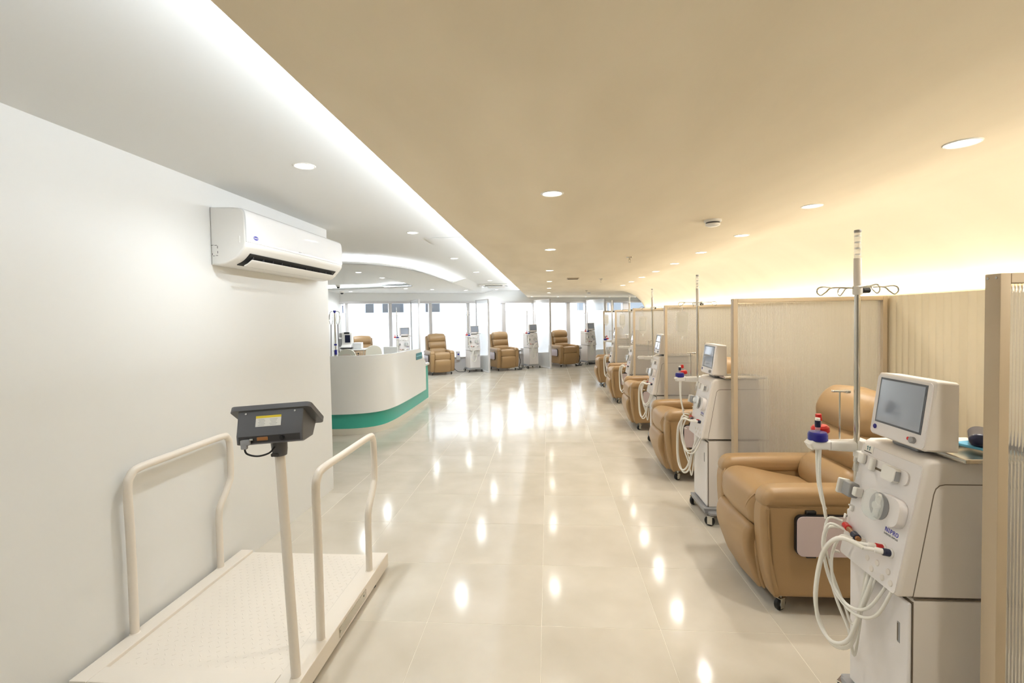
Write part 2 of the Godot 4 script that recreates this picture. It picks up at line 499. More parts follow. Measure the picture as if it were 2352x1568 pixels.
	for k in mt.size() - 1:
		var w := struct_node("window_%d" % (k + 1))
		w.position = W0; w.rotation.y = WIN_TURN
		var x0: float = mt[k] + mw[k] * 0.5
		var x1: float = mt[k + 1] - mw[k + 1] * 0.5
		var cx := (x0 + x1) * 0.5
		part(w, "mullion", S.new().box(Vector3(mt[k], 1.224, -0.08), Vector3(mw[k], 1.628, 0.12), 0.004), mats.grey_frame)
		part(w, "pane", S.new().box(Vector3(cx, 1.224, -0.09), Vector3(x1 - x0, 1.628, 0.006)), mats.clear_glass)
		if mt[k] < 5.0:
			part(w, "film", S.new().box(Vector3(cx, 1.096, -0.084), Vector3(x1 - x0 - 0.004, 1.37, 0.001)), mats.window_film)

	for q in [[-2.20, 1.62, 0], [-2.62, 1.42, 1], [-2.28, 1.0, 0], [-0.33, 1.36, 1]]:
		part(ww, "window_sticker", S.new().cyl(Vector3(q[0], q[1], -0.0835), Vector3(q[0], q[1], -0.082), 0.055, 24), glass("sticker_pink", Color(0.98, 0.80, 0.87, 0.22), 0.5) if q[2] == 0 else glass("sticker_grey", Color(0.90, 0.92, 0.90, 0.15), 0.5))

func floor_tiles() -> void:
	var fl := struct_node("floor", "polished pale stone tile floor")
	part(fl, "grout_bed", xz(V2([-5.9, 3.1, 5.5, 3.1, 5.5, wz(5.5) - 0.1, -5.9, wz(-5.9) - 0.1]), -0.12, -0.0012), mats.tile_grout)
	var tm := S.new().box(Vector3(0, -0.004, 0), Vector3(0.5975, 0.008, 0.5975), 0.0012).mesh()
	var cells := []
	for ix in range(-10, 10):
		for iz in range(-6, 29):
			var x := -0.0564 + 0.6 * ix + 0.3
			var zc := -(2.4136 + 0.6 * iz + 0.3)
			if x < -5.6 or x > 5.2 or zc > 2.8 or zc < wz(x) - 0.25: continue
			if x < -2.4 and zc > -3.9: continue
			if x > 2.55 and zc > CURVE_END: continue
			# size in the photograph: nearer tiles in front of the camera show largest
			var show := 0.0
			if zc < -1.2 and absf(x) < -zc * 1.1 + 0.3: show = 1.0 / (zc * zc * absf(zc))
			cells.append([show, x, zc, ix, iz])
	cells.sort_custom(func(a, b): return a[0] > b[0] if a[0] != b[0] else (a[1] > b[1] if a[1] != b[1] else a[2] > b[2]))
	var rest := S.new()
	for k in cells.size():
		var c: Array = cells[k]
		var v: int = posmod(c[3] * 5 + c[4] * 3 + c[3] * c[4], 4)
		if k < 290 and c[0] > 0.0:
			part(fl, "tile", tm, mats["floor_tile_%d" % v], TR(Vector3(c[1], 0, c[2])))
		else:
			rest.box(Vector3(c[1], -0.004, c[2]), Vector3(0.5975, 0.008, 0.5975))
	var r := part(fl, "distant_tiles", rest, mats.floor_tile_1)
	r.set_meta("kind", "stuff")

# ---------------------------------------------------------------- hidden strips of light
func strip(called: String, label: String, a: Vector3, b: Vector3, aim: Vector3, wid: float, warm: bool, energy: float) -> void:
	var mid := (a + b) * 0.5
	var along := (b - a).normalized()
	var zax := -aim.normalized()
	zax = (zax - along * zax.dot(along)).normalized()
	var bas := Basis(along, zax.cross(along), zax)
	var L := a.distance_to(b)
	var o := thing(called, label, "light strip", mid)
	o.basis = bas
	part(o, "channel", S.new().box(Vector3(0, 0, 0.006), Vector3(L, wid, 0.01)), mats.white_plastic)
	part(o, "light_tape", S.new().box(Vector3(0, 0, 0.0), Vector3(L, wid * 0.8, 0.002)), mats.strip_glow_warm if warm else mats.strip_glow_cool)
	var l := AreaLight3D.new()
	l.name = "strip_light"
	l.area_size = Vector2(L, wid)
	l.area_normalize_energy = true
	l.light_color = Color(1.0, 0.97, 0.90) if warm else Color(0.93, 0.965, 1.0)
	l.light_energy = energy * L
	l.area_range = 30.0
	l.shadow_enabled = true
	l.position = Vector3(0, 0, -0.004)
	o.add_child(l)

# an upright strip of the given thickness along a path, on the side where the point lies
func ribbon(p: PackedVector2Array, th: float, y0: float, y1: float, side: Vector2, off := 0.0) -> S:
	var q := PackedVector2Array()
	for i in p.size():
		var t := (p[mini(i + 1, p.size() - 1)] - p[maxi(i - 1, 0)]).normalized()
		q.append(Vector2(t.y, -t.x))
	var m := p.size() / 2
	var sg := 1.0 if q[m].dot(side - p[m]) > 0.0 else -1.0
	var poly := PackedVector2Array()
	for i in p.size(): poly.append(p[i] + q[i] * off * sg)
	for i in range(p.size() - 1, -1, -1): poly.append(p[i] + q[i] * (off + th) * sg)
	return xz(poly, y0, y1, null, 40.0)

func soffit_edge() -> PackedVector2Array:
	return smooth2(V2([-5.75, -6.05, -3.6, -6.05, -2.80, -6.17, -2.415, -6.40, -2.20, -6.75, -2.05, -7.35, -2.004, -8.45, -2.013, -10.05]), 5, false)

func cove_lights() -> void:
	strip("cove_light_strip", "cool white light strip hidden on the edge of the beige ceiling", Vector3(-0.622, 2.284, 0.3), Vector3(-0.622, 2.284, -14.9), Vector3(-0.8, 1, 0), 0.024, false, 0.72)
	strip("cove_light_strip", "warm light strip hidden behind the fluted wall cladding", Vector3(2.462, 1.684, 0.3), Vector3(2.462, 1.684, CURVE_END + 0.1), Vector3(-0.9, 1, 0), 0.024, true, 0.56)
	var near := soffit_edge()
	var ids := [6, 11, 14, 17, 20, 23, 27, 31, 35]
	for i in ids.size() - 1:
		var p := near[ids[i]]; var q := near[ids[i + 1]]
		var tn := (q - p).normalized()
		var inn := Vector2(tn.y, -tn.x) # away from the open side
		if inn.dot(Vector2(-3.5, -9.0) - p) < 0.0: inn = -inn
		p += inn * 0.10; q += inn * 0.10
		strip("cove_light_strip", "cool white light strip hidden on the curved soffit, number %d from the side wall" % (i + 1), Vector3(p.x, H_SOFFIT + 0.022, p.y), Vector3(q.x, H_SOFFIT + 0.022, q.y), Vector3(-inn.x * 0.35, 1.0, -inn.y * 0.35), 0.018, false, 1.2)
	strip("cove_light_strip", "cool white light strip hidden on the far side of the ceiling tray", Vector3(-5.6, H_SOFFIT + 0.022, -11.58), Vector3(-3.25, H_SOFFIT + 0.022, -11.0), Vector3(0, 1.0, 0.35), 0.018, false, 1.4)

func downlight(at: Vector3, label: String, group: String, cool := false, e := 1.0) -> void:
	var o := thing("ceiling_downlight", label, "downlight", at, 0.0, group)
	if not mats.has("dl_ring"):
		mats["dl_ring"] = S.new().lathe(V2([0.046, 0.0, 0.05, -0.004, 0.057, -0.0035, 0.06, 0.0, 0.046, 0.0]), 28).mesh()
		mats["dl_lens"] = S.new().lathe(V2([0, 0.0, 0.047, 0.0, 0.047, -0.0015, 0.0, -0.0018]), 28).mesh()
	part(o, "trim_ring", mats.dl_ring, mats.white_plastic)
	part(o, "light_lens", mats.dl_lens, mats.downlight_glow_cool if cool else mats.downlight_glow)
	var l := SpotLight3D.new()
	l.name = "lamp"
	l.position = Vector3(0, -0.012, 0)
	l.rotation_degrees = Vector3(-90, 0, 0)
	l.spot_angle = 80.0; l.spot_angle_attenuation = 1.0; l.spot_range = 25.0; l.spot_attenuation = 2.0
	l.light_color = Color(0.95, 0.98, 1.0) if cool else Color(1.0, 0.985, 0.955)
	l.light_energy = (1.5 if cool else 0.92) * e
	l.light_size = 0.045
	l.shadow_enabled = true
	o.add_child(l)

func ceiling_things() -> void:
	var od := ["first", "second", "third", "fourth", "fifth", "sixth", "seventh", "eighth", "ninth", "tenth"]
	for i in 10: downlight(Vector3(1.575, H_BEIGE, -0.92 - 1.035 * i), "downlight along the curve of the beige ceiling, %s from the window end" % od[9 - i], "downlights along the curved wall", false, 1.3)
	for i in 7: downlight(Vector3(0.03, H_BEIGE, -0.425 - 2.055 * i), "downlight in the middle row of the beige ceiling, %s from the window end" % od[6 - i], "downlights over the aisle", false, 0.85)
	for i in 6: downlight(Vector3(-1.31, H_WHITE, -0.455 - 2.075 * i), "downlight in the white ceiling beside the cove, %s from the window end" % od[5 - i], "downlights in the white ceiling", true)
	downlight(Vector3(-3.34, H_WHITE, -8.26), "downlight inside the lit ceiling tray, farther from the windows", "downlights in the ceiling tray", true, 1.4)
	downlight(Vector3(-3.35, H_WHITE, -9.5), "downlight inside the lit ceiling tray, nearer to the windows", "downlights in the ceiling tray", true, 1.4)
	var sof := [[-5.2, -12.3], [-3.48, -11.54], [-2.96, -12.11], [-2.21, -12.81]]
	for i in 4: downlight(Vector3(sof[i][0], H_SOFFIT, sof[i][1]), "downlight in the white soffit before the windows, %s from the side wall" % od[i], "downlights before the windows", true, 1.4)
	downlight(Vector3(-1.55, H_WHITE, -14.45), "downlight beyond the ceiling cassette air conditioner, close to the windows", "", true)
	var far := [[-0.5, -15.05], [0.32, -15.5], [1.25, -16.0], [2.1, -16.5], [3.05, -17.0]]
	for i in 5: downlight(Vector3(far[i][0], H_BEIGE, far[i][1]), "downlight beside the windows in the beige ceiling, %s from the cove edge" % od[i], "downlights at the end of the beige ceiling")
	# access hatch
	var h := thing("access_hatch", "flush white access hatch in the white ceiling", "hatch", Vector3(-1.06, H_WHITE, -5.15))
	part(h, "hatch_frame", S.new().box(Vector3(0, -0.004, 0), Vector3(0.42, 0.008, 0.44), 0.002), mats.white_ceiling_paint)
	part(h, "hatch_lid", S.new().box(Vector3(0, -0.008, 0), Vector3(0.37, 0.006, 0.39), 0.002), mats.white_ceiling_paint)
	# cassette air conditioner
	var c := thing("cassette_air_conditioner", "white ceiling cassette air conditioner with open louvres", "air conditioner", Vector3(-1.36, H_WHITE, -12.3))
	part(c, "panel", S.new().box(Vector3(0, -0.018, 0), Vector3(0.74, 0.036, 0.80), 0.012), mats.white_plastic)
	part(c, "intake_grille", S.new().box(Vector3(0, -0.038, 0), Vector3(0.42, 0.008, 0.42), 0.003), mats.grey_frame)
	for k in 4:
		var T := Transform3D(Basis(Vector3.UP, k * PI / 2), Vector3.ZERO)
		part(c, "outlet_slot", S.new().box(Vector3(0, -0.036, 0.30), Vector3(0.46, 0.004, 0.05)), mats.print_dark, T)
		part(c, "louvre", S.new().box(Vector3(0, 0, 0), Vector3(0.44, 0.003, 0.05), 0.001), mats.white_plastic, T * TR(Vector3(0, -0.047, 0.315), Vector3.RIGHT, 0.45))
	# detectors
	for d in [[1.114, -3.33, 1.0, "round smoke detector on the beige ceiling above the first machines"], [1.10, -12.95, 0.9, "round smoke detector on the beige ceiling near the curved wall end"]]:
		var s := thing("smoke_detector", d[3], "smoke detector", Vector3(d[0], H_BEIGE, d[1]))
		s.scale = Vector3.ONE * float(d[2])
		part(s, "base", S.new().lathe(V2([0, 0, 0.056, 0, 0.056, -0.012, 0.05, -0.016, 0, -0.016]), 28), mats.white_plastic)
		part(s, "chamber", S.new().lathe(V2([0, -0.016, 0.044, -0.016, 0.044, -0.026, 0, -0.026]), 24), mats.print_dark)
		part(s, "cap", S.new().lathe(V2([0, -0.026, 0.048, -0.026, 0.046, -0.036, 0.03, -0.044, 0, -0.046]), 28), mats.white_plastic)
	for d in [[0.89, -5.29, "third"], [0.91, -8.30, "second"], [0.96, -12.05, "first"]]:
		var s := thing("ceiling_sprinkler", "small metal sprinkler head under the beige ceiling, %s from the windows" % d[2], "sprinkler", Vector3(d[0], H_BEIGE, d[1]), 0.0, "sprinklers along the aisle")
		part(s, "rose", S.new().lathe(V2([0, 0, 0.036, 0, 0.03, -0.008, 0.014, -0.01, 0, -0.01]), 20), mats.steel)
		part(s, "frame", S.new().cyl(Vector3(0, -0.008, 0), Vector3(0, -0.03, 0), 0.008, 10).tube(V3([-0.008, -0.025, 0, -0.012, -0.04, 0, -0.004, -0.055, 0]), 0.0025, 6).tube(V3([0.008, -0.025, 0, 0.012, -0.04, 0, 0.004, -0.055, 0]), 0.0025, 6), mats.steel)
		part(s, "deflector", S.new().lathe(V2([0, -0.056, 0.016, -0.057, 0.016, -0.059, 0, -0.059]), 16), mats.steel)
	var g := thing("air_diffuser", "small rectangular slotted vent in the beige ceiling", "vent", Vector3(0.42, H_BEIGE, -8.06))
	part(g, "frame", S.new().box(Vector3(0, -0.006, 0), Vector3(0.20, 0.012, 0.22), 0.003), mats.partition_frame)
	for k in 4: part(g, "slat", S.new().box(Vector3(0, -0.014, -0.066 + 0.044 * k), Vector3(0.17, 0.004, 0.024)), mats.seam_dark)
	for d in [[-5.04, -11.2, H_WHITE - 0.0, "dome security camera inside the lit ceiling tray"], [-5.35, -12.1, H_SOFFIT, "dome security camera under the soffit by the side wall"]]:
		var s := thing("security_camera", d[3], "camera", Vector3(d[0], d[2], d[1]))
		part(s, "base", S.new().lathe(V2([0, 0, 0.06, 0, 0.058, -0.03, 0.045, -0.04, 0, -0.04]), 20), mats.white_plastic)
		part(s, "dome", S.new().lathe(V2([0, -0.035, 0.04, -0.038, 0.036, -0.06, 0.02, -0.075, 0, -0.078]), 20), mats.black_plastic)

# ---------------------------------------------------------------- platform scale
func weighing_scale() -> void:
	var o := thing("weighing_scale", "cream platform weighing scale with handrails and a display column", "scale", Vector3(-1.53, 0, -2.365))
	var top := 0.105
	var sp: Material = mats.scale_paint
	# deck with two raised edge beams and a lower, studded plate between
	part(o, "edge_beam", S.new().box(Vector3(-0.450, 0.062, 0), Vector3(0.080, 0.086, 1.13), 0.004), sp)
	part(o, "edge_beam", S.new().box(Vector3(0.438, 0.062, 0), Vector3(0.104, 0.086, 1.13), 0.004), sp)
	part(o, "near_border", S.new().box(Vector3(-0.012, 0.062, 0.52), Vector3(0.796, 0.086, 0.09), 0.004), sp)
	var deck := part(o, "deck_plate", S.new().box(Vector3(-0.012, 0.054, -0.045), Vector3(0.796, 0.07, 1.04), 0.002), sp)
	var studs := S.new()
	var row := 0
	var z := -0.53
	while z < 0.46:
		var x := -0.35 + (0.021 if row % 2 else 0.0)
		while x < 0.37:
			var turn := PI / 4 if (row + int(round((x + 0.4) / 0.042))) % 2 else -PI / 4
			studs.box(Vector3.ZERO, Vector3(0.016, 0.0018, 0.005), 0.0008, TR(Vector3(x, 0.0892, z), Vector3.UP, turn))
			x += 0.042
		z += 0.03
		row += 1
	var st := part(deck, "tread_studs", studs, sp)
	st.set_meta("kind", "stuff")
	part(o, "side_cover_plate", S.new().box(Vector3(0.4915, 0.062, -0.02), Vector3(0.003, 0.05, 0.34), 0.001), mats.steel)
	for k in 2: part(o, "cover_screw", S.new().cyl(Vector3(0.493, 0.064, -0.16 + 0.3 * k), Vector3(0.496, 0.064, -0.16 + 0.3 * k), 0.006, 10), mats.chrome)
	for p in [[-0.42, -0.36], [0.455, -0.36], [-0.42, 0.40], [0.455, 0.40]]:
		var ft := part(o, "foot", S.new().lathe(V2([0, 0, 0.026, 0, 0.028, 0.004, 0.028, 0.014, 0.02, 0.019, 0, 0.019]), 18, TR(Vector3(p[0], 0, p[1]))), mats.black_rubber)
		part(ft, "foot_stem", S.new().cyl(Vector3(p[0], 0.018, p[1]), Vector3(p[0], 0.06, p[1]), 0.009, 10), mats.chrome)
	for s in [-1, 1]:
		var x := -0.472 if s < 0 else 0.453
		var path := smooth3(V3([x, top - 0.01, 0.26, x, 0.55, 0.262, x, 0.80, 0.268, x, 0.862, 0.25, x, 0.887, 0.20, x, 0.889, 0.0, x, 0.889, -0.38, x, 0.872, -0.44, x, 0.82, -0.462, x, 0.64, -0.462, x, 0.58, -0.44, x, 0.48, -0.362, x, 0.42, -0.345, x, 0.30, -0.343, x, top - 0.01, -0.343]), 5)
		part(o, "handrail", S.new().tube(path, 0.019, 16), sp)
		for q in [0.26, -0.343]:
			part(o, "weld_collar", S.new().lathe(V2([0, 0, 0.024, 0, 0.0215, 0.003, 0.019, 0.005, 0, 0.005]), 18, TR(Vector3(x, top - 0.001, q))), sp)
	var cb := Vector3(0.455, top - 0.005, 0.484)
	var ct := Vector3(0.432, 1.075, 0.515)
	part(o, "display_column", S.new().tube(PackedVector3Array([cb, (cb + ct) * 0.5, ct]), 0.0195, 18), sp)
	# display head: its back is turned to the room's entrance
	var hd := Node3D.new()
	hd.name = "display_head"
	hd.position = Vector3(0.432, 1.09, 0.515)
	hd.rotation = Vector3(0.0, 0.12, 0.055)
	o.add_child(hd)
	part(hd, "neck", S.new().lathe(V2([0, -0.045, 0.026, -0.045, 0.03, -0.02, 0.032, 0.03, 0, 0.03]), 20), mats.indicator_grey)
	part(hd, "neck_clip", S.new().box(Vector3(-0.008, -0.035, 0.028), Vector3(0.03, 0.014, 0.012), 0.003), mats.indicator_dark)
	part(hd, "case", S.new().pillow(V2([0.062, 0.02, 0.078, 0.026, 0.078, 0.060, 0.045, 0.150, -0.072, 0.069, -0.03, 0.02]), 0.255, 0.006, Transform3D(), 2, 30.0), mats.indicator_grey)
	var tilt := Transform3D(Basis(Vector3(1, 0, 0), Vector3(0, 0.57, 0.8216), Vector3(0, -0.8216, 0.57)), Vector3(0, 0.117, -0.02))
	part(hd, "face_rim", S.new().ext(rrect(0.315, 0.172, 0.02), -0.008, 0.012, tilt, 40.0), mats.indicator_grey)
	part(hd, "back_recess", S.new().box(Vector3(0, 0.044, 0.0785), Vector3(0.235, 0.026, 0.0015)), mats.indicator_dark)
	var pl := part(hd, "cable_plug", S.new().box(Vector3(-0.088, 0.036, 0.086), Vector3(0.036, 0.022, 0.016), 0.003).box(Vector3(-0.094, 0.02, 0.086), Vector3(0.024, 0.02, 0.014), 0.003), mats.machine_grey)
	part(pl, "plug_screw", S.new().cyl(Vector3(-0.07, 0.046, 0.087), Vector3(-0.058, 0.046, 0.087), 0.004, 8), mats.chrome)
	part(hd, "serial_port", S.new().box(Vector3(-0.026, 0.045, 0.0805), Vector3(0.042, 0.014, 0.004), 0.002), mats.amber_plastic)
	part(hd, "round_port", S.new().cyl(Vector3(0.05, 0.044, 0.078), Vector3(0.05, 0.044, 0.083), 0.010, 18).cyl(Vector3(0.05, 0.044, 0.08), Vector3(0.05, 0.044, 0.086), 0.006, 14), mats.black_plastic)
	part(hd, "cable", S.new().tube(smooth3(V3([-0.094, 0.012, 0.086, -0.085, -0.008, 0.088, -0.05, -0.022, 0.08, -0.015, -0.018, 0.06, 0.0, 0.0, 0.04]), 6), 0.0035, 8), mats.black_rubber)
	var bk := Vector3(0, 0.09, -0.033).normalized()
	var nb := Vector3(0, 0.033, 0.09).normalized()
	var LT := Transform3D(Basis(Vector3.RIGHT, Vector3(0, nb.z, -nb.y), nb), Vector3(-0.006, 0.11, 0.0608))
	part(hd, "rating_label", S.new().box(Vector3(0, 0, 0.0), Vector3(0.098, 0.042, 0.0008)), mats.label_white, LT)
	part(hd, "label_header", S.new().box(Vector3(0, 0.0165, 0.0006), Vector3(0.098, 0.009, 0.0006)), mats.label_yellow, LT)
	for k in 5:
		part(hd, "print_line", S.new().box(Vector3(-0.027 + 0.003 * (k % 2), 0.006 - 0.0055 * k, 0.0006), Vector3(0.024, 0.0012, 0.0004)), mats.machine_grey, LT)
		part(hd, "print_line", S.new().box(Vector3(0.02, 0.006 - 0.0055 * k, 0.0006), Vector3(0.03 - 0.005 * (k % 3), 0.0012, 0.0004)), mats.machine_grey, LT)
	for s in [-1, 1]: part(hd, "case_screw", S.new().cyl(Vector3(0.095 * s, 0.139, 0.047), Vector3(0.095 * s, 0.141, 0.052), 0.004, 8), mats.chrome)

# ---------------------------------------------------------------- split air conditioner
func wall_air_conditioner() -> void:
	# local x runs along the wall away from the entrance, z out of the wall
	var o := thing("wall_air_conditioner", "white split air conditioner high on the white wall, flap open", "air conditioner", Vector3(WALL_L, 1.94, -3.455), PI / 2)
	var W := 1.355
	var body := smooth2(V2([0.0, 0.0, 0.05, -0.004, 0.10, 0.004]), 3, false)
	body.append_array(smooth2(V2([0.10, 0.004, 0.155, 0.03, 0.20, 0.075, 0.225, 0.11]), 3, false))
	body.append_array(smooth2(V2([0.228, 0.13, 0.224, 0.27, 0.215, 0.325, 0.17, 0.342, 0.10, 0.348, 0.0, 0.35]), 3, false))
	var clean := PackedVector2Array()
	for p in body:
		if clean.is_empty() or clean[clean.size() - 1].distance_to(p) > 0.002: clean.append(p)
	part(o, "body", S.new().pillow(clean, W, 0.012, Transform3D(), 3, 40.0), mats.white_plastic)
	var fp := smooth2(V2([0.2285, 0.135, 0.231, 0.15, 0.2305, 0.26, 0.2225, 0.318, 0.20, 0.338]), 4, false)
	var inner := PackedVector2Array()
	for k in range(fp.size() - 1, -1, -1): inner.append(fp[k] + Vector2(-0.012, -0.004))
	var fpp := PackedVector2Array(fp)
	fpp.append_array(inner)
	var front := part(o, "front_panel", S.new().pillow(fpp, W - 0.006, 0.002, Transform3D(), 2, 40.0), mats.white_gloss)
	part(o, "outlet_cavity", S.new().pillow(V2([0.108, 0.006, 0.158, 0.028, 0.200, 0.073, 0.201, 0.0745, 0.19, 0.08, 0.11, 0.03]), W - 0.16, 0.001, TR(Vector3(0, -0.003, 0.003)), 1, 30.0), mats.dark_slot)
	part(o, "flap", S.new().pillow(smooth2(V2([0.152, -0.004, 0.178, 0.008, 0.204, 0.030, 0.201, 0.035, 0.174, 0.015, 0.151, 0.003]), 3), W - 0.18, 0.002, Transform3D(), 2, 50.0), mats.white_plastic)
	for k in 4: part(o, "flap_hinge", S.new().box(Vector3(-0.36 + 0.24 * k, 0.022, 0.168), Vector3(0.008, 0.03, 0.012), 0.002), mats.white_plastic)
	for k in 11: part(o, "inner_vane", S.new().box(Vector3(-0.55 + 0.11 * k, 0.043, 0.176), Vector3(0.003, 0.03, 0.03), 0.0, TR(Vector3.ZERO)), mats.print_dark)
	# knock-out mark and latch on the side cover
	for q in [[0.012, 0.118, 0.016, 0.0025], [0.034, 0.117, 0.016, 0.0025], [0.045, 0.106, 0.0025, 0.016], [0.046, 0.075, 0.0025, 0.014], [0.040, 0.055, 0.014, 0.0025], [0.02, 0.053, 0.012, 0.0025], [0.012, 0.064, 0.0025, 0.012]]:
		part(o, "knockout_slot", S.new().box(Vector3(-W * 0.5, q[1], q[0]), Vector3(0.002, q[3], q[2])), mats.print_dark)
	part(o, "side_latch", S.new().box(Vector3(-W * 0.5, 0.15, 0.185), Vector3(0.003, 0.04, 0.008), 0.001), mats.white_plastic)
	var lg := part(front, "badge", S.new().cyl(Vector3(0, 0, 0), Vector3(0, 0, 0.001), 0.5, 28), mats.brand_blue, Transform3D(Basis().scaled(Vector3(0.052, 0.026, 1.0)), Vector3(-W * 0.5 + 0.095, 0.168, 0.2308)))
	text(o, "badge_lettering", "Carrier", 0.012, mats.label_white, TR(Vector3(-W * 0.5 + 0.095, 0.168, 0.2322)), 0.0005, "Droid Serif")
	text(o, "panel_lettering", "INVERTER", 0.008, mats.machine_grey, TR(Vector3(-0.05, 0.15, 0.2312)), 0.0005)

# ---------------------------------------------------------------- recliners
func caster(parent: Node, at: Vector3, r: float, turn := 0.0, h := 0.0) -> void:
	var T := TR(at, Vector3.UP, turn)
	var c := part(parent, "caster", S.new().box(Vector3(0.016, r + 0.004, -0.004), Vector3(0.003, r * 1.5, r * 1.0), 0.001).box(Vector3(-0.016, r + 0.004, -0.004), Vector3(0.003, r * 1.5, r * 1.0), 0.001).box(Vector3(0, r * 1.95, -0.006), Vector3(0.036, 0.006, r * 1.5), 0.002).cyl(Vector3(0, r * 1.9, -0.008), Vector3(0, maxf(h, r * 2.2), -0.008), 0.008, 10), mats.chrome, T)
	part(c, "wheel", S.new().cyl(Vector3(-0.012, r, 0), Vector3(0.012, r, 0), r, 18, 0.004), mats.black_rubber)
	part(c, "hub", S.new().cyl(Vector3(-0.0135, r, 0), Vector3(0.0135, r, 0), r * 0.42, 12), mats.machine_grey)

func make_recliner(label: String, at: Vector3, turn: float) -> Node3D:
	var o := thing("recliner_chair", label, "recliner", at, turn, "")
	var L: Material = mats.tan_leather
	for s in [-1, 1]:
		var arm := smooth2(V2([0.392, 0.105, 0.43, 0.26, 0.448, 0.44, 0.446, 0.56, 0.43, 0.60]), 4, false)
		arm.append_array(V2([-0.30, 0.60, -0.36, 0.56, -0.36, 0.105]))
		var a := part(o, "side_panel", S.new().pillow(arm, 0.115, 0.022, TR(Vector3(0.287 * s, 0, 0)), 4, 55.0), L)
		part(a, "arm_pad", S.new().pillow(smooth2(V2([0.452, 0.592, 0.448, 0.63, 0.42, 0.664, 0.36, 0.677, 0.1, 0.682, -0.2, 0.68, -0.33, 0.668, -0.36, 0.63, -0.355, 0.59, -0.2, 0.578, 0.1, 0.574, 0.36, 0.572, 0.43, 0.572]), 3), 0.135, 0.042, TR(Vector3(0.285 * s, 0, 0)), 5, 60.0), L)
		part(a, "arm_front_roll", S.new().pillow(smooth2(V2([0.40, 0.11, 0.437, 0.25, 0.456, 0.42, 0.456, 0.56, 0.43, 0.60, 0.40, 0.56, 0.395, 0.42, 0.38, 0.25, 0.36, 0.11]), 3), 0.128, 0.035, TR(Vector3(0.285 * s, 0, 0)), 4, 60.0), L)
		# fold-down side table
		var tb := part(o, "side_table", S.new().ext(rrect(0.485, 0.208, 0.032), -0.009, 0.009, Transform3D(Basis(Vector3(0, 0, 1), Vector3(0, 1, 0), Vector3(-1, 0, 0)), Vector3(0.366 * s, 0.449, 0.062))), mats.black_plastic)
		part(tb, "table_face", S.new().ext(rrect(0.482, 0.204, 0.03), -0.004, 0.004, Transform3D(Basis(Vector3(0, 0, 1), Vector3(0, 1, 0), Vector3(-1, 0, 0)), Vector3(0.378 * s, 0.446, 0.058))), mats.mauve_board)
		for q in [0.335, 0.56]: part(tb, "table_bracket", S.new().box(Vector3(0.352 * s, q, 0.22), Vector3(0.02, 0.02, 0.05), 0.003), mats.black_plastic)
	part(o, "base_box", S.new().box(Vector3(0, 0.24, -0.02), Vector3(0.5, 0.26, 0.64), 0.01), L)
	# seat, its front wrinkled where the leather is gathered
	var sp := smooth2(V2([0.44, 0.43, 0.468, 0.49, 0.47, 0.545, 0.452, 0.60, 0.40, 0.632, 0.32, 0.628, 0.15, 0.592, -0.05, 0.556, -0.16, 0.54, -0.18, 0.46, 0.0, 0.42, 0.3, 0.41]), 5)
	part(o, "seat_cushion", S.new().pillow(sp, 0.462, 0.05, Transform3D(), 6, 70.0, 0.012), L)
	var wr := S.new()
	var rng := RandomNumberGenerator.new()
	rng.seed = 5
	for k in 5:
		var x0 := -0.15 + 0.075 * k + rng.randf_range(-0.012, 0.012)
		var dx := rng.randf_range(0.02, 0.06) * (1 if k % 3 else -1)
		wr.tube(smooth3(V3([x0, 0.465, 0.452, x0 + dx * 0.4, 0.515, 0.4665, x0 + dx, 0.565, 0.461, x0 + dx * 1.4, 0.605, 0.438]), 4), 0.009, 8, 0.004)
	part(o, "seat_gathers", wr, L)
	part(o, "footrest", S.new().pillow(smooth2(V2([0.405, 0.085, 0.43, 0.10, 0.468, 0.20, 0.497, 0.29, 0.50, 0.37, 0.478, 0.425, 0.44, 0.43, 0.40, 0.39, 0.39, 0.25, 0.385, 0.12]), 5), 0.452, 0.03, Transform3D(), 5, 65.0, 0.010), L)
	part(o, "footrest_side", S.new().pillow(smooth2(V2([0.385, 0.095, 0.41, 0.10, 0.432, 0.18, 0.447, 0.29, 0.445, 0.36, 0.42, 0.385, 0.385, 0.33, 0.37, 0.2]), 4), 0.468, 0.012, Transform3D(), 3, 60.0), L)
	# backrest: shell and three bolsters
	part(o, "backrest_shell", S.new().pillow(smooth2(V2([-0.12, 0.45, -0.19, 0.75, -0.27, 1.05, -0.33, 1.075, -0.39, 1.03, -0.40, 0.75, -0.36, 0.45, -0.25, 0.42]), 4), 0.60, 0.035, Transform3D(), 4, 60.0), L)
	part(o, "lumbar_cushion", S.new().pillow(smooth2(V2([-0.06, 0.535, 0.0, 0.56, 0.012, 0.62, -0.02, 0.70, -0.09, 0.735, -0.19, 0.72, -0.17, 0.55]), 5), 0.462, 0.06, Transform3D(), 6, 70.0, 0.012), L)
	part(o, "middle_cushion", S.new().pillow(smooth2(V2([-0.10, 0.725, -0.065, 0.765, -0.063, 0.83, -0.10, 0.90, -0.16, 0.93, -0.25, 0.91, -0.21, 0.74]), 5), 0.49, 0.06, Transform3D(), 6, 70.0, 0.014), L)
	part(o, "head_cushion", S.new().pillow(smooth2(V2([-0.155, 0.905, -0.108, 0.945, -0.105, 1.02, -0.15, 1.10, -0.22, 1.14, -0.30, 1.11, -0.32, 1.0, -0.25, 0.91]), 5), 0.515, 0.07, Transform3D(), 6, 70.0, 0.016), L)
	for p in [[0.27, 0.335], [-0.27, 0.335], [0.27, -0.28], [-0.27, -0.28]]:
		caster(o, Vector3(p[0], 0, p[1]), 0.034, 0.5 if p[0] > 0 else -0.35, 0.112)
	return o

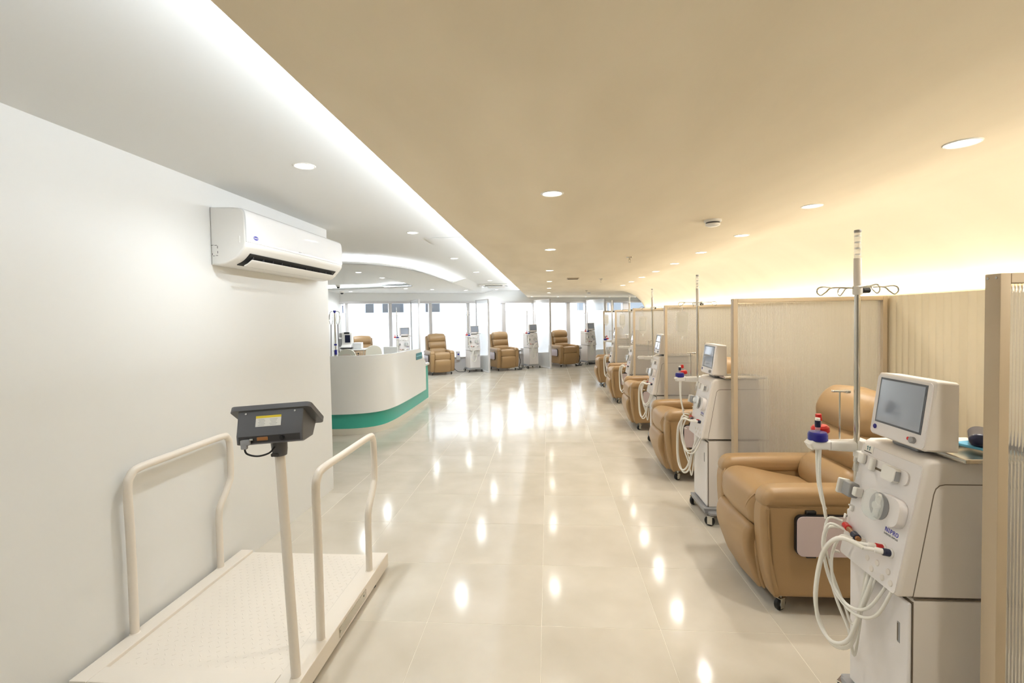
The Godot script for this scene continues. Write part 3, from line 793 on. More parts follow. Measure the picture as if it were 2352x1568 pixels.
# ---------------------------------------------------------------- dialysis machines
var PANEL := Transform3D(Basis(Vector3(1, 0, 0), Vector3(0, 0.98058, -0.19612), Vector3(0, 0.19612, 0.98058)), Vector3(0, 0.635, 0.306))
func make_machine(label: String, at: Vector3, turn: float) -> Node3D:
	var o := thing("dialysis_machine", label, "dialysis machine", at, turn, "")
	var M: Material = mats.machine_cream
	var F: Material = mats.machine_front
	# wheeled base
	var base := part(o, "base_platform", S.new().pillow(V2([0.292, 0.118, 0.296, 0.108, 0.285, 0.075, 0.22, 0.068, -0.2, 0.068, -0.22, 0.08, -0.22, 0.118]), 0.35, 0.012, Transform3D(), 2, 30.0), mats.machine_grey)
	for q in [0.19, -0.19]: part(o, "base_step", S.new().box(Vector3(q, 0.085, 0.2), Vector3(0.06, 0.022, 0.13), 0.005), mats.machine_grey)
	for p in [[0.205, 0.262], [-0.205, 0.262], [0.18, -0.19], [-0.18, -0.19]]:
		caster(o, Vector3(p[0], 0, p[1]), 0.037, -0.6 if p[0] > 0 else 0.7, 0.09)
	# lower cabinet
	var cab := part(o, "lower_cabinet", S.new().box(Vector3(0, 0.373, 0.047), Vector3(0.312, 0.51, 0.414), 0.006), M)
	part(cab, "door_gap", S.new().box(Vector3(0, 0.37, 0.254), Vector3(0.308, 0.50, 0.004)), mats.seam_dark)
	var door := part(cab, "cabinet_door", S.new().box(Vector3(0, 0.37, 0.262), Vector3(0.31, 0.49, 0.014), 0.005), F)
	part(cab, "door_grip", S.new().box(Vector3(0.112, 0.49, 0.2692), Vector3(0.013, 0.072, 0.002), 0.0008), mats.machine_grey)
	part(cab, "grip_recess", S.new().box(Vector3(0.109, 0.49, 0.2698), Vector3(0.005, 0.062, 0.002)), mats.seam_dark)
	# leaning upper body
	var up := V2([0.300, 0.634, 0.307, 0.642, 0.300, 0.68, 0.222, 1.068, 0.214, 1.085, 0.196, 1.095, -0.15, 1.097, -0.16, 1.087, -0.16, 0.634])
	var ub := part(o, "upper_body", S.new().pillow(up, 0.315, 0.014, Transform3D(), 4, 45.0), M)
	for s in [-1, 1]:
		var sx := Transform3D(Basis(Vector3(0, 0, 1), Vector3(0, 1, 0), Vector3(1, 0, 0)), Vector3.ZERO)
		var c1 := V2([-0.157, 0.638, 0.258, 0.638, 0.196, 0.985, 0.190, 1.003, 0.178, 1.014, 0.160, 1.018, -0.157, 1.018])
		var c2 := V2([-0.157, 0.641, 0.2552, 0.641, 0.1935, 0.984, 0.1878, 1.001, 0.177, 1.0115, 0.160, 1.015, -0.157, 1.015])
		part(ub, "cover_gap", S.new().ext(c1, 0.1572 if s > 0 else -0.1584, 0.1584 if s > 0 else -0.1572, sx), mats.seam_dark)
		part(ub, "side_cover", S.new().ext(c2, 0.157 if s > 0 else -0.1592, 0.1592 if s > 0 else -0.157, sx), M)
		part(cab, "cover_gap", S.new().box(Vector3(0.1557 * s, 0.6305, 0.047), Vector3(0.0022, 0.004, 0.41)), mats.seam_dark)
	part(ub, "front_fascia", S.new().ext(rrect(0.298, 0.44, 0.012), 0.0, 0.004, PANEL * TR(Vector3(0, 0.225, 0.0015))), F)
	# syringe pump
	var sp := part(o, "syringe_pump", S.new().ext(rrect(0.245, 0.05, 0.022), 0.004, 0.012, PANEL * TR(Vector3(-0.012, 0.385, 0))), F, Transform3D())
	part(sp, "pump_slot", S.new().box(Vector3(-0.03, 0.376, 0.0125), Vector3(0.05, 0.008, 0.002), 0.0, PANEL), mats.seam_dark)
	part(sp, "pump_slider", S.new().ext(rrect(0.062, 0.05, 0.01), 0.012, 0.034, PANEL * TR(Vector3(0.045, 0.383, 0))), mats.white_plastic)
	part(sp, "slider_edge", S.new().box(Vector3(0.0768, 0.383, 0.022), Vector3(0.0025, 0.034, 0.016), 0.0005, PANEL), mats.machine_grey)
	part(sp, "pump_clamp", S.new().box(Vector3(-0.055, 0.385, 0.02), Vector3(0.02, 0.046, 0.018), 0.004, PANEL), mats.white_plastic)
	part(sp, "syringe_rest", S.new().box(Vector3(-0.115, 0.392, 0.02), Vector3(0.03, 0.04, 0.018), 0.005, PANEL), mats.white_plastic)
	part(o, "line_clamp", S.new().box(Vector3(-0.150, 0.345, 0.012), Vector3(0.014, 0.03, 0.02), 0.003, PANEL).box(Vector3(-0.151, 0.375, 0.012), Vector3(0.016, 0.022, 0.026), 0.004, PANEL), mats.clear_plastic)
	# bubble trap clamp block
	var bc := part(o, "clamp_block", S.new().box(Vector3(-0.142, 0.258, 0.02), Vector3(0.05, 0.055, 0.04), 0.005, PANEL), mats.machine_grey)
	part(bc, "clamp_plate", S.new().box(Vector3(-0.177, 0.258, 0.028), Vector3(0.016, 0.06, 0.045), 0.004, PANEL), mats.white_plastic)
	part(bc, "clamp_latch", S.new().box(Vector3(-0.10, 0.262, 0.02), Vector3(0.024, 0.034, 0.03), 0.004, PANEL), mats.white_plastic)
	part(o, "line_holder", S.new().box(Vector3(-0.128, 0.19, 0.008), Vector3(0.014, 0.024, 0.014), 0.003, PANEL).box(Vector3(-0.128, 0.20, 0.016), Vector3(0.008, 0.006, 0.014), 0.001, PANEL), mats.white_plastic)
	# blood pump
	var bp := part(o, "blood_pump", S.new().ext(rrect(0.118, 0.098, 0.034), 0.004, 0.034, PANEL * TR(Vector3(0.075, 0.262, 0))), F)
	var disc := PANEL * Transform3D(Basis(Vector3.RIGHT, PI / 2), Vector3(0.042, 0.262, 0.0))
	part(bp, "pump_well", S.new().lathe(V2([0, 0.004, 0.047, 0.004, 0.047, 0.037, 0.0, 0.037]), 28, disc), mats.machine_grey)
	part(bp, "pump_rotor", S.new().box(Vector3(0.042, 0.262, 0.042), Vector3(0.022, 0.076, 0.012), 0.004, PANEL).cyl(PANEL * Vector3(0.042, 0.262, 0.036), PANEL * Vector3(0.042, 0.262, 0.052), 0.013, 14).cyl(PANEL * Vector3(0.042, 0.297, 0.036), PANEL * Vector3(0.042, 0.297, 0.05), 0.008, 10).cyl(PANEL * Vector3(0.042, 0.227, 0.036), PANEL * Vector3(0.042, 0.227, 0.05), 0.008, 10), mats.white_plastic)
	part(bp, "pump_lid", S.new().ext(rrect(0.104, 0.102, 0.04), 0.054, 0.058, PANEL * TR(Vector3(0.037, 0.262, 0))), mats.clear_plastic)
	# couplers and sampling ports
	var dz := part(o, "priming_holder", S.new().cyl(PANEL * Vector3(-0.125, 0.118, 0.02), PANEL * Vector3(-0.02, 0.108, 0.035), 0.009, 14), mats.amber_plastic)
	part(dz, "red_collar", S.new().cyl(PANEL * Vector3(-0.132, 0.119, 0.019), PANEL * Vector3(-0.10, 0.116, 0.023), 0.0125, 14, 0.002), mats.red_plastic)
	part(dz, "navy_collar", S.new().cyl(PANEL * Vector3(-0.06, 0.112, 0.029), PANEL * Vector3(-0.03, 0.109, 0.033), 0.0135, 14, 0.002), mats.navy_plastic)
	part(dz, "holder_cradle", S.new().box(Vector3(-0.08, 0.104, 0.012), Vector3(0.11, 0.018, 0.02), 0.004, PANEL), mats.white_plastic)
	for k in 2:
		var px := 0.063 + 0.036 * k
		var cp := part(o, "hose_coupler", S.new().cyl(PANEL * Vector3(px, 0.123, 0.0), PANEL * Vector3(px, 0.123, 0.012), 0.017, 16, 0.002).cyl(PANEL * Vector3(px, 0.123, 0.03), PANEL * Vector3(px - 0.012, 0.12, 0.052), 0.010, 14, 0.002).cyl(PANEL * Vector3(px - 0.012, 0.12, 0.05), PANEL * Vector3(px - 0.03, 0.112, 0.075), 0.0065, 10), mats.white_plastic)
		part(cp, "coupler_sleeve", S.new().cyl(PANEL * Vector3(px, 0.123, 0.01), PANEL * Vector3(px, 0.123, 0.034), 0.0125, 16, 0.002), mats.red_plastic if k == 0 else mats.navy_plastic)
	for q in [[0.0, 0.055], [0.05, 0.062], [0.105, 0.06], [0.03, 0.03], [0.085, 0.028], [0.125, 0.03]]:
		part(o, "sampling_port", S.new().cyl(PANEL * Vector3(q[0], q[1], 0.003), PANEL * Vector3(q[0], q[1], 0.008), 0.011, 14, 0.002), mats.machine_cream)
	text(o, "name_lettering", "NIPRO", 0.021, mats.brand_blue, PANEL * TR(Vector3(0.083, 0.190, 0.0056)))
	text(o, "model_lettering", "SURDIAL 55PLUS", 0.0085, mats.print_dark, PANEL * TR(Vector3(0.083, 0.175, 0.0056)))
	# hoses
	var hb := [
		[0.033, 0.7596, 0.3576, -0.02, 0.752, 0.395, -0.09, 0.655, 0.41, -0.165, 0.46, 0.395, -0.15, 0.355, 0.385, -0.075, 0.312, 0.375, -0.01, 0.36, 0.35, 0.0, 0.50, 0.325, -0.01, 0.645, 0.285],
		[0.069, 0.7596, 0.3576, 0.01, 0.765, 0.40, -0.06, 0.68, 0.42, -0.13, 0.49, 0.41, -0.13, 0.37, 0.40, -0.06, 0.335, 0.39, 0.0, 0.385, 0.365, 0.018, 0.52, 0.33, 0.015, 0.645, 0.285],
		[-0.03, 0.745, 0.335, -0.06, 0.74, 0.36, -0.08, 0.65, 0.38, -0.06, 0.55, 0.38, 0.0, 0.51, 0.365, 0.06, 0.54, 0.335, 0.085, 0.645, 0.285],
		[-0.12, 0.75, 0.325, -0.15, 0.725, 0.36, -0.125, 0.61, 0.38, -0.065, 0.525, 0.375, 0.02, 0.495, 0.36, 0.09, 0.53, 0.33, 0.112, 0.645, 0.285],
		[-0.13, 0.77, 0.31, -0.165, 0.765, 0.345, -0.155, 0.68, 0.365, -0.09, 0.58, 0.37, -0.045, 0.49, 0.355, -0.02, 0.43, 0.34, 0.005, 0.50, 0.32, 0.03, 0.645, 0.285],
		[-0.09, 0.755, 0.33, -0.12, 0.76, 0.37, -0.13, 0.66, 0.385, -0.07, 0.50, 0.37, -0.035, 0.40, 0.345, -0.035, 0.30, 0.325, -0.03, 0.40, 0.31, -0.03, 0.645, 0.285],
	]
	for k in hb.size():
		part(o, "hose", S.new().tube(smooth3(V3(hb[k]), 6), [0.0072, 0.0072, 0.0055, 0.0055, 0.0045, 0.005][k], 10), mats.hose)
	part(o, "hose_clip", S.new().box(Vector3(-0.14, 0.15, 0.02), Vector3(0.012, 0.02, 0.006), 0.002, PANEL), mats.white_plastic)
	part(o, "hose_clip", S.new().box(Vector3(-0.10, 0.02, 0.05), Vector3(0.016, 0.008, 0.02), 0.002, PANEL), mats.white_plastic)
	# screen
	var mon := Node3D.new()
	mon.name = "screen_unit"
	mon.position = Vector3(0.018, 1.118, 0.0)
	o.add_child(mon)
	part(mon, "foot", S.new().box(Vector3(-0.02, -0.012, 0.14), Vector3(0.13, 0.024, 0.07), 0.006), mats.machine_grey)
	part(mon, "shell", S.new().pillow(V2([0.214, 0.004, 0.220, 0.012, 0.190, 0.228, 0.183, 0.237, 0.118, 0.232, 0.112, 0.225, 0.112, 0.008, 0.118, 0.0]), 0.272, 0.010, Transform3D(), 3, 40.0), mats.machine_cream)
	var FP := Transform3D(Basis(Vector3(1, 0, 0), Vector3(0, 0.9905, -0.1376), Vector3(0, 0.1376, 0.9905)), Vector3(0, 0.12, 0.2055))
	part(mon, "bezel", S.new().ext(rrect(0.262, 0.222, 0.014), -0.006, 0.0015, FP), mats.machine_front)
	part(mon, "screen_surround", S.new().box(Vector3(0.0, 0.018, 0.002), Vector3(0.224, 0.168, 0.002), 0.0006, FP), mats.screen_edge)
	part(mon, "screen", S.new().box(Vector3(0.0, 0.018, 0.0028), Vector3(0.210, 0.154, 0.002), 0.0, FP), mats.screen_glass)
	part(mon, "power_button", S.new().cyl(FP * Vector3(-0.108, -0.085, 0), FP * Vector3(-0.108, -0.085, 0.004), 0.009, 16, 0.001), mats.blue_plastic)
	part(mon, "control_knob", S.new().cyl(FP * Vector3(0.085, -0.09, 0), FP * Vector3(0.085, -0.09, 0.014), 0.011, 18, 0.002), mats.machine_grey)
	part(mon, "mute_button", S.new().cyl(FP * Vector3(0.06, -0.09, 0), FP * Vector3(0.06, -0.09, 0.003), 0.006, 14), mats.red_plastic)
	# instrument tray sticking out at the side
	var tr := part(o, "instrument_tray", S.new().box(Vector3(0.12, 1.106, 0.0), Vector3(0.20, 0.003, 0.30)), mats.steel)
	var rim := S.new()
	for e in [[0.0, 0.15, 0.21, 0.008], [0.0, -0.15, 0.21, 0.008], [0.1, 0.0, 0.008, 0.308], [-0.1, 0.0, 0.008, 0.308]]:
		rim.box(Vector3(0.12 + e[0], 1.112, e[1]), Vector3(e[2], 0.014, e[3]), 0.002)
	part(tr, "tray_rim", rim, mats.steel)
	# drip pole on the other side
	var pz := 0.222
	var pxx := -0.192
	var pole := part(o, "drip_pole", S.new().cyl(Vector3(pxx, 0.72, pz), Vector3(pxx, 1.67, pz), 0.0105, 14), mats.steel)
	part(pole, "pole_mount", S.new().box(Vector3(pxx + 0.018, 1.02, pz), Vector3(0.05, 0.03, 0.025), 0.004), mats.white_plastic)
	part(pole, "pole_mount", S.new().box(Vector3(pxx + 0.02, 0.78, pz + 0.02), Vector3(0.05, 0.03, 0.03), 0.004), mats.white_plastic)
	part(pole, "upper_sleeve", S.new().cyl(Vector3(pxx, 1.655, pz), Vector3(pxx, 1.80, pz), 0.0135, 16, 0.001), mats.machine_cream)
	part(pole, "status_lamp", S.new().cyl(Vector3(pxx, 1.80, pz), Vector3(pxx, 1.902, pz), 0.0122, 16), mats.clear_plastic)
	for k in 4: part(pole, "lamp_ring", S.new().cyl(Vector3(pxx, 1.812 + 0.024 * k, pz), Vector3(pxx, 1.818 + 0.024 * k, pz), 0.0095, 14), mats.white_plastic)
	part(pole, "lamp_cap", S.new().cyl(Vector3(pxx, 1.901, pz), Vector3(pxx, 1.912, pz), 0.0128, 16, 0.002), mats.machine_grey)
	var hk := part(pole, "hook_collar", S.new().cyl(Vector3(pxx, 1.655, pz), Vector3(pxx, 1.69, pz), 0.0175, 16, 0.002), mats.white_plastic)
	part(hk, "collar_screw", S.new().cyl(Vector3(pxx, 1.672, pz - 0.018), Vector3(pxx, 1.672, pz - 0.046), 0.011, 8, 0.002), mats.black_plastic)
	for k in 4:
		var d := Vector3(0, 0, 1).rotated(Vector3.UP, k * PI / 2)
		var q := Vector3(pxx, 1.682, pz)
		var ln := 0.145 if k % 2 == 0 else 0.12
		part(hk, "hook", S.new().tube(smooth3(PackedVector3Array([q + d * 0.015, q + d * (ln - 0.05) + Vector3(0, 0.003, 0), q + d * (ln - 0.025) + Vector3(0, -0.014, 0), q + d * (ln - 0.006) + Vector3(0, -0.026, 0), q + d * (ln + 0.008) + Vector3(0, -0.016, 0), q + d * (ln + 0.006) + Vector3(0, 0.0, 0), q + d * (ln - 0.012) + Vector3(0, 0.007, 0), q + d * (ln - 0.045) + Vector3(0, 0.003, 0)]), 5), 0.003, 6), mats.chrome)
	# holder arm for the filter
	var am := part(o, "filter_arm", S.new().pillow(V2([0.19, 1.022, 0.325, 1.030, 0.325, 1.070, 0.19, 1.072]), 0.045, 0.012, TR(Vector3(-0.205, 0, 0)), 3, 50.0).pillow(V2([0.325, 1.034, 0.395, 1.034, 0.41, 1.058, 0.395, 1.074, 0.325, 1.074]), 0.052, 0.012, TR(Vector3(-0.205, 0, 0)), 3, 50.0), mats.white_plastic)
	part(am, "arm_joint", S.new().box(Vector3(-0.2, 1.045, 0.205), Vector3(0.05, 0.065, 0.04), 0.008), mats.white_plastic)
	part(am, "arm_bolt", S.new().cyl(Vector3(-0.2, 1.05, 0.185), Vector3(-0.17, 1.05, 0.165), 0.007, 10), mats.chrome)
	var rod := part(o, "line_rod", S.new().cyl(Vector3(-0.222, 1.05, 0.27), Vector3(-0.222, 1.262, 0.27), 0.0032, 8), mats.chrome)
	part(rod, "rod_clip", S.new().box(Vector3(-0.222, 1.266, 0.268), Vector3(0.014, 0.009, 0.066), 0.003).box(Vector3(-0.226, 1.264, 0.24), Vector3(0.022, 0.013, 0.022), 0.003), mats.chrome)
	return o

func add_filter_caps(o: Node3D) -> void:
	var c := Vector3(-0.205, 1.068, 0.365)
	var a := part(o, "blue_filter_cap", S.new().lathe(V2([0, 0, 0.033, 0, 0.036, 0.004, 0.036, 0.026, 0.031, 0.036, 0.0, 0.038]), 26, TR(c)), mats.blue_plastic)
	part(a, "cap_stem", S.new().cyl(c + Vector3(0, 0.036, 0), c + Vector3(0, 0.058, 0), 0.0085, 12), mats.clear_plastic)
	part(a, "navy_stopper", S.new().cyl(c + Vector3(0, 0.055, 0), c + Vector3(0, 0.082, 0), 0.011, 14, 0.001), mats.navy_plastic)
	part(a, "white_tip", S.new().cyl(c + Vector3(0, 0.082, 0), c + Vector3(0, 0.092, 0), 0.009, 12), mats.white_plastic)
	var T := TR(c + Vector3(-0.062, 0.018, -0.045), Vector3.RIGHT, 0.12)
	var b := part(o, "red_filter_cap", S.new().lathe(V2([0, 0, 0.03, 0, 0.034, 0.004, 0.034, 0.022, 0.026, 0.03, 0.0, 0.032]), 26, T), mats.red_plastic)
	part(b, "cap_stem", S.new().cyl(T * Vector3(0, 0.03, 0), T * Vector3(0, 0.052, 0), 0.0085, 12), mats.clear_plastic)
	part(b, "red_stopper", S.new().cyl(T * Vector3(0, 0.05, 0), T * Vector3(0, 0.078, 0), 0.0115, 14, 0.001), mats.red_plastic)
	part(b, "cap_post", S.new().cyl(T * Vector3(0, -0.035, 0), T * Vector3(0, 0.002, 0), 0.01, 12), mats.white_plastic)
	part(o, "thin_line", S.new().tube(smooth3(PackedVector3Array([c + Vector3(0.006, -0.03, -0.006), c + Vector3(0.006, -0.15, -0.004), c + Vector3(0.012, -0.25, -0.016), c + Vector3(0.014, -0.315, -0.026)]), 5), 0.0062, 10), mats.hose)
	part(o, "thin_line", S.new().tube(smooth3(PackedVector3Array([c + Vector3(-0.006, -0.03, 0.0), c + Vector3(-0.008, -0.16, -0.006), c + Vector3(-0.008, -0.25, -0.022), c + Vector3(-0.008, -0.285, -0.036)]), 5), 0.0062, 10), mats.hose)

func drip_bag(at: Vector3, turn: float, label: String, h := 0.19) -> void:
	# at is the hook it hangs from
	var o := thing("drip_bag", label, "drip bag", at, turn, "")
	part(o, "hanger", S.new().tube(V3([0, 1.66 - at.y, 0, 0.003, -0.008, 0, 0, -0.028, 0]), 0.0028, 6), mats.bag_plastic)
	var w := 0.098
	var out := PackedVector2Array()
	out.append_array(V2([-0.012, 0.0, 0.012, 0.0, w * 0.42, -0.008, w * 0.5, -0.022, w * 0.5, -h + 0.03, w * 0.40, -h, 0.02, -h - 0.022, 0.012, -h - 0.03, -0.012, -h - 0.03, -0.02, -h - 0.022, -w * 0.40, -h, -w * 0.5, -h + 0.03, -w * 0.5, -0.022, -w * 0.42, -0.008]))
	part(o, "bag", S.new().ext(out, -0.002, 0.002, TR(Vector3(0, -0.026, 0))).box(Vector3(0, -h * 0.5 - 0.03, 0), Vector3(w * 0.86, h * 0.80, 0.032), 0.013), mats.bag_plastic)
	part(o, "outlet_port", S.new().cyl(Vector3(0, -h - 0.05, 0), Vector3(0, -h - 0.078, 0), 0.008, 12), mats.white_plastic)

func partition(k: int, label: String) -> void:
	var zf := -1.567 - 2.035 * k + 0.026
	var o := thing("privacy_partition", label, "partition", Vector3(1.33, 0, zf), 0.0, "ribbed partitions between the treatment bays")
	var W := 1.05
	var Hh := 1.695
	var F: Material = mats.partition_frame
	part(o, "post", S.new().box(Vector3(0.015, Hh * 0.5, 0), Vector3(0.03, Hh, 0.052), 0.002), F)
	part(o, "post", S.new().box(Vector3(W - 0.015, Hh * 0.5, 0), Vector3(0.03, Hh, 0.052), 0.002), F)
	part(o, "top_rail", S.new().box(Vector3(W * 0.5, Hh - 0.015, 0), Vector3(W - 0.06, 0.03, 0.052), 0.002), F)
	part(o, "bottom_rail", S.new().box(Vector3(W * 0.5, 0.055, 0), Vector3(W - 0.06, 0.05, 0.052), 0.002), F)
	for q in [0.015, W - 0.015]: part(o, "foot_pad", S.new().box(Vector3(q, 0.004, 0), Vector3(0.06, 0.008, 0.09), 0.002), F)
	for s in 2: part(o, "rivet", S.new().cyl(Vector3(0.0, Hh - 0.013, -0.014 + 0.028 * s), Vector3(-0.002, Hh - 0.013, -0.014 + 0.028 * s), 0.004, 8), mats.steel)
	if not mats.has("rib_mesh"):
		# one clear ribbed pane: flat behind, a row of shallow ribs in front
		var out := PackedVector2Array([Vector2(W - 0.03, -0.004), Vector2(0.03, -0.004)])
		var nr := 102
		var pitch := (W - 0.06) / nr
		for n in nr:
			for j in 4:
				out.append(Vector2(0.03 + pitch * (n + j / 4.0), 0.0005 + 0.0022 * sin(PI * j / 4.0)))
		out.append(Vector2(W - 0.03, 0.0005))
		mats["rib_mesh"] = S.new().ext(out, 0.08, 1.665, Transform3D(Basis(Vector3(1, 0, 0), Vector3(0, 0, 1), Vector3(0, -1, 0)), Vector3(0, 1.745, 0)), 62.0).mesh()
	part(o, "ribbed_pane", mats.rib_mesh, mats.ribbed_sheet)

func treatment_row() -> void:
	var ordw := ["sixth", "fifth", "fourth", "third", "second", "first"]
	for k in 6: partition(k, "beige framed ribbed partition of the treatment bays, %s from the window wall" % ordw[k])
	var ord5 := ["fifth", "fourth", "third", "second", "first"]
	var ch: Node3D
	var ma: Node3D
	for k in 5:
		var zc := -2.885 - 2.035 * k
		var lab := "tan leather recliner in the ribbed partition bays, %s from the window wall" % ord5[k]
		if k == 0: ch = make_recliner(lab, Vector3(1.55, 0, zc), -PI / 2)
		else: copy(ch, Vector3(1.55 + [0.0, 0.0, 0.02, 0.03, 0.0][k], 0, zc), -PI / 2, lab)
	for k in 5:
		var zc := -1.81 - 2.04 * k
		var lab := "cream dialysis machine in the ribbed partition bays, %s from the window wall" % ord5[k]
		var m: Node3D
		if k == 0:
			ma = make_machine(lab, Vector3(1.45, 0, zc), -PI / 2)
			m = ma
		else: m = copy(ma, Vector3(1.45 + [0.0, 0.0, 0.07, 0.13, 0.11][k], 0, zc), -PI / 2, lab)
		if k == 0: continue
		if k >= 1:
			var q := m.position + Vector3(-0.222 - 0.10 - (0.024 if k == 1 else 0.02), [0, 1.64, 1.6, 1.64, 1.64][k], -0.192)
			drip_bag(q, 0.0, "clear drip bag hung from the machine %s from the window wall" % ord5[k], [0.0, 0.185, 0.20, 0.2, 0.2][k])
	var machines := find_children("dialysis_machine*", "Node3D", false, false)
	add_filter_caps(machines[0])
	add_filter_caps(machines[1])
	add_filter_caps(machines[4])
	# things that only the first machine has
	var m0: Node3D = machines[0]
	var st := part(m0, "number_sticker", S.new().box(Vector3(-0.112, 0.432, 0.006), Vector3(0.05, 0.03, 0.0006), 0.0, PANEL), mats.label_white)
	text(m0, "sticker_number", "11", 0.021, mats.print_teal, PANEL * TR(Vector3(-0.112, 0.435, 0.0068)), 0.0004)
	part(m0, "sticker_print", S.new().box(Vector3(-0.112, 0.4205, 0.0066), Vector3(0.042, 0.003, 0.0004), 0.0, PANEL), mats.print_dark)
	var pouch := S.new()
	pouch.pillow(smooth2(V2([0.0, 0.0, 0.10, 0.0, 0.15, 0.006, 0.12, 0.018, 0.04, 0.038, 0.0, 0.042, -0.02, 0.026, -0.015, 0.006]), 4), 0.16, 0.012, Transform3D(), 4, 60.0)
	one("cuff_pouch", pouch, mats.navy_plastic, "shiny navy pouch lying on the steel tray of a dialysis machine", "pouch", Transform3D(Basis(Vector3.UP, 0.9), Vector3(1.46, 1.134, -1.745)))
	one("paper_pack", S.new().box(Vector3.ZERO, Vector3(0.08, 0.010, 0.12), 0.002), mat("sky_blue", Color(0.35, 0.66, 0.80), 0.5), "light blue pack on the tray under the navy pouch", "pack", Transform3D(Basis(Vector3.UP, 0.3), Vector3(1.455, 1.126, -1.715)))

# ---------------------------------------------------------------- row before the windows
func window_row() -> void:
	var ordw := ["first", "second", "third", "fourth"]
	var chairs := find_children("recliner_chair*", "Node3D", false, false)
	var machines := find_children("dialysis_machine*", "Node3D", false, false)
	var ct := [-2.95, -0.86, 1.13, 3.24]
	var mt := [-1.86, 0.18, 2.09, 4.20]
	for k in 4:
		var c := copy(chairs[0], win(ct[k], 0.56), WIN_TURN, "tan leather recliner before the windows, %s from the reception counter" % ordw[k])
		var m := copy(machines[2], win(mt[k], 0.50), WIN_TURN, "cream dialysis machine before the windows, %s from the reception counter" % ordw[k])
		add_filter_caps(m)
		part(m, "tray_cord", S.new().tube(smooth3(V3([-0.16, 0.86, 0.24, -0.17, 0.80, 0.26, -0.165, 0.77, 0.27, -0.12, 0.755, 0.30]), 5), 0.004, 6), mats.black_rubber)
		one("power_cord", S.new().tube(smooth3(PackedVector3Array([win(ct[k] + 0.47, 0.35, 0.24), win(ct[k] + 0.50, 0.4, 0.12), win(ct[k] + 0.6, 0.5, 0.015), win(mt[k] - 0.25, 0.62, 0.02)]), 6), 0.008, 8), mats.black_rubber, "black cord trailing from the recliner %s from the reception counter" % ordw[k], "cord")
	var pt := [-1.545, 0.44, 2.43, 4.40]
	for k in 4:
		var o := thing("glass_partition", "frosted glass partition before the windows, %s from the reception counter" % ordw[k], "partition", win(pt[k], 0.0), WIN_TURN, "glass partitions before the windows")
		part(o, "front_post", S.new().box(Vector3(0, 1.06, 1.23), Vector3(0.045, 2.12, 0.05), 0.003), mats.grey_frame)
		part(o, "back_post", S.new().box(Vector3(0, 1.06, 0.20), Vector3(0.04, 2.12, 0.04), 0.003), mats.grey_frame)
		part(o, "top_rail", S.new().box(Vector3(0, 2.108, 0.71), Vector3(0.035, 0.024, 1.0), 0.003), mats.grey_frame)
		part(o, "bottom_rail", S.new().box(Vector3(0, 0.02, 0.71), Vector3(0.035, 0.04, 1.0), 0.003), mats.grey_frame)
		part(o, "glass_sheet", S.new().box(Vector3(0, 1.07, 0.71), Vector3(0.006, 2.06, 0.99)), mats.frosted_glass)
	# small things along the sill
	for k in 2:
		var b := thing("storage_basket", "pale grey storage basket on the window sill, %s from the reception counter" % ["first", "second"][k], "basket", win([2.12, 4.22][k], 0.02, 0.413), WIN_TURN)
		b.scale = Vector3.ONE * 1.0
		var wall := S.new()
		wall.box(Vector3(0, 0.085, 0.10), Vector3(0.34, 0.17, 0.012), 0.004).box(Vector3(0, 0.085, -0.06), Vector3(0.34, 0.17, 0.012), 0.004).box(Vector3(0.165, 0.085, 0.02), Vector3(0.012, 0.17, 0.15), 0.004).box(Vector3(-0.165, 0.085, 0.02), Vector3(0.012, 0.17, 0.15), 0.004).box(Vector3(0, 0.006, 0.02), Vector3(0.33, 0.012, 0.15))
		part(b, "body", wall, mats.grey_frame)
		part(b, "rim", S.new().box(Vector3(0, 0.172, 0.108), Vector3(0.36, 0.016, 0.016), 0.004).box(Vector3(0, 0.172, -0.068), Vector3(0.36, 0.016, 0.016), 0.004).box(Vector3(0.172, 0.172, 0.02), Vector3(0.016, 0.016, 0.19), 0.004).box(Vector3(-0.172, 0.172, 0.02), Vector3(0.016, 0.016, 0.19), 0.004), mats.white_plastic)
		part(b, "grip_hole", S.new().box(Vector3(0.02, 0.14, 0.107), Vector3(0.08, 0.02, 0.002)), mats.print_dark)
	var j := thing("water_canister", "white plastic canister on the floor behind a dialysis machine", "canister", win(0.34, 0.14), WIN_TURN)
	part(j, "body", S.new().lathe(V2([0, 0, 0.085, 0, 0.09, 0.02, 0.09, 0.22, 0.06, 0.28, 0.03, 0.30, 0, 0.30]), 20), mats.white_plastic)
	part(j, "cap", S.new().lathe(V2([0, 0.295, 0.032, 0.295, 0.032, 0.325, 0, 0.325]), 16), mats.white_plastic)
	var sk := thing("wall_socket_box", "grey power outlet box on the sill wall behind a recliner", "socket", win(-0.12, 0.0, 0.32), WIN_TURN)
	part(sk, "box", S.new().box(Vector3(0, 0.13, 0.04), Vector3(0.12, 0.26, 0.08), 0.006), mats.grey_frame)
	part(sk, "outlet", S.new().box(Vector3(0, 0.17, 0.081), Vector3(0.05, 0.05, 0.004), 0.002), mats.brand_blue)
	for k in 2:
		var s := thing("clamp_table", "small black clamp table at the arm of the recliner %s from the reception counter" % ["third", "fourth"][k], "side table", win(ct[k + 2] + 0.46, 0.78), WIN_TURN)
		part(s, "top", S.new().box(Vector3(0, 0.56, 0), Vector3(0.16, 0.02, 0.14), 0.005), mats.black_plastic)
		part(s, "stem", S.new().tube(smooth3(V3([0, 0.55, 0, 0.0, 0.4, 0.0, 0.03, 0.25, 0.0, 0.0, 0.1, 0.0, 0.0, 0.0, 0.0]), 4), 0.01, 8), mats.black_plastic)
		part(s, "foot", S.new().cyl(Vector3(0, 0, 0), Vector3(0, 0.02, 0), 0.09, 18, 0.004), mats.black_plastic)
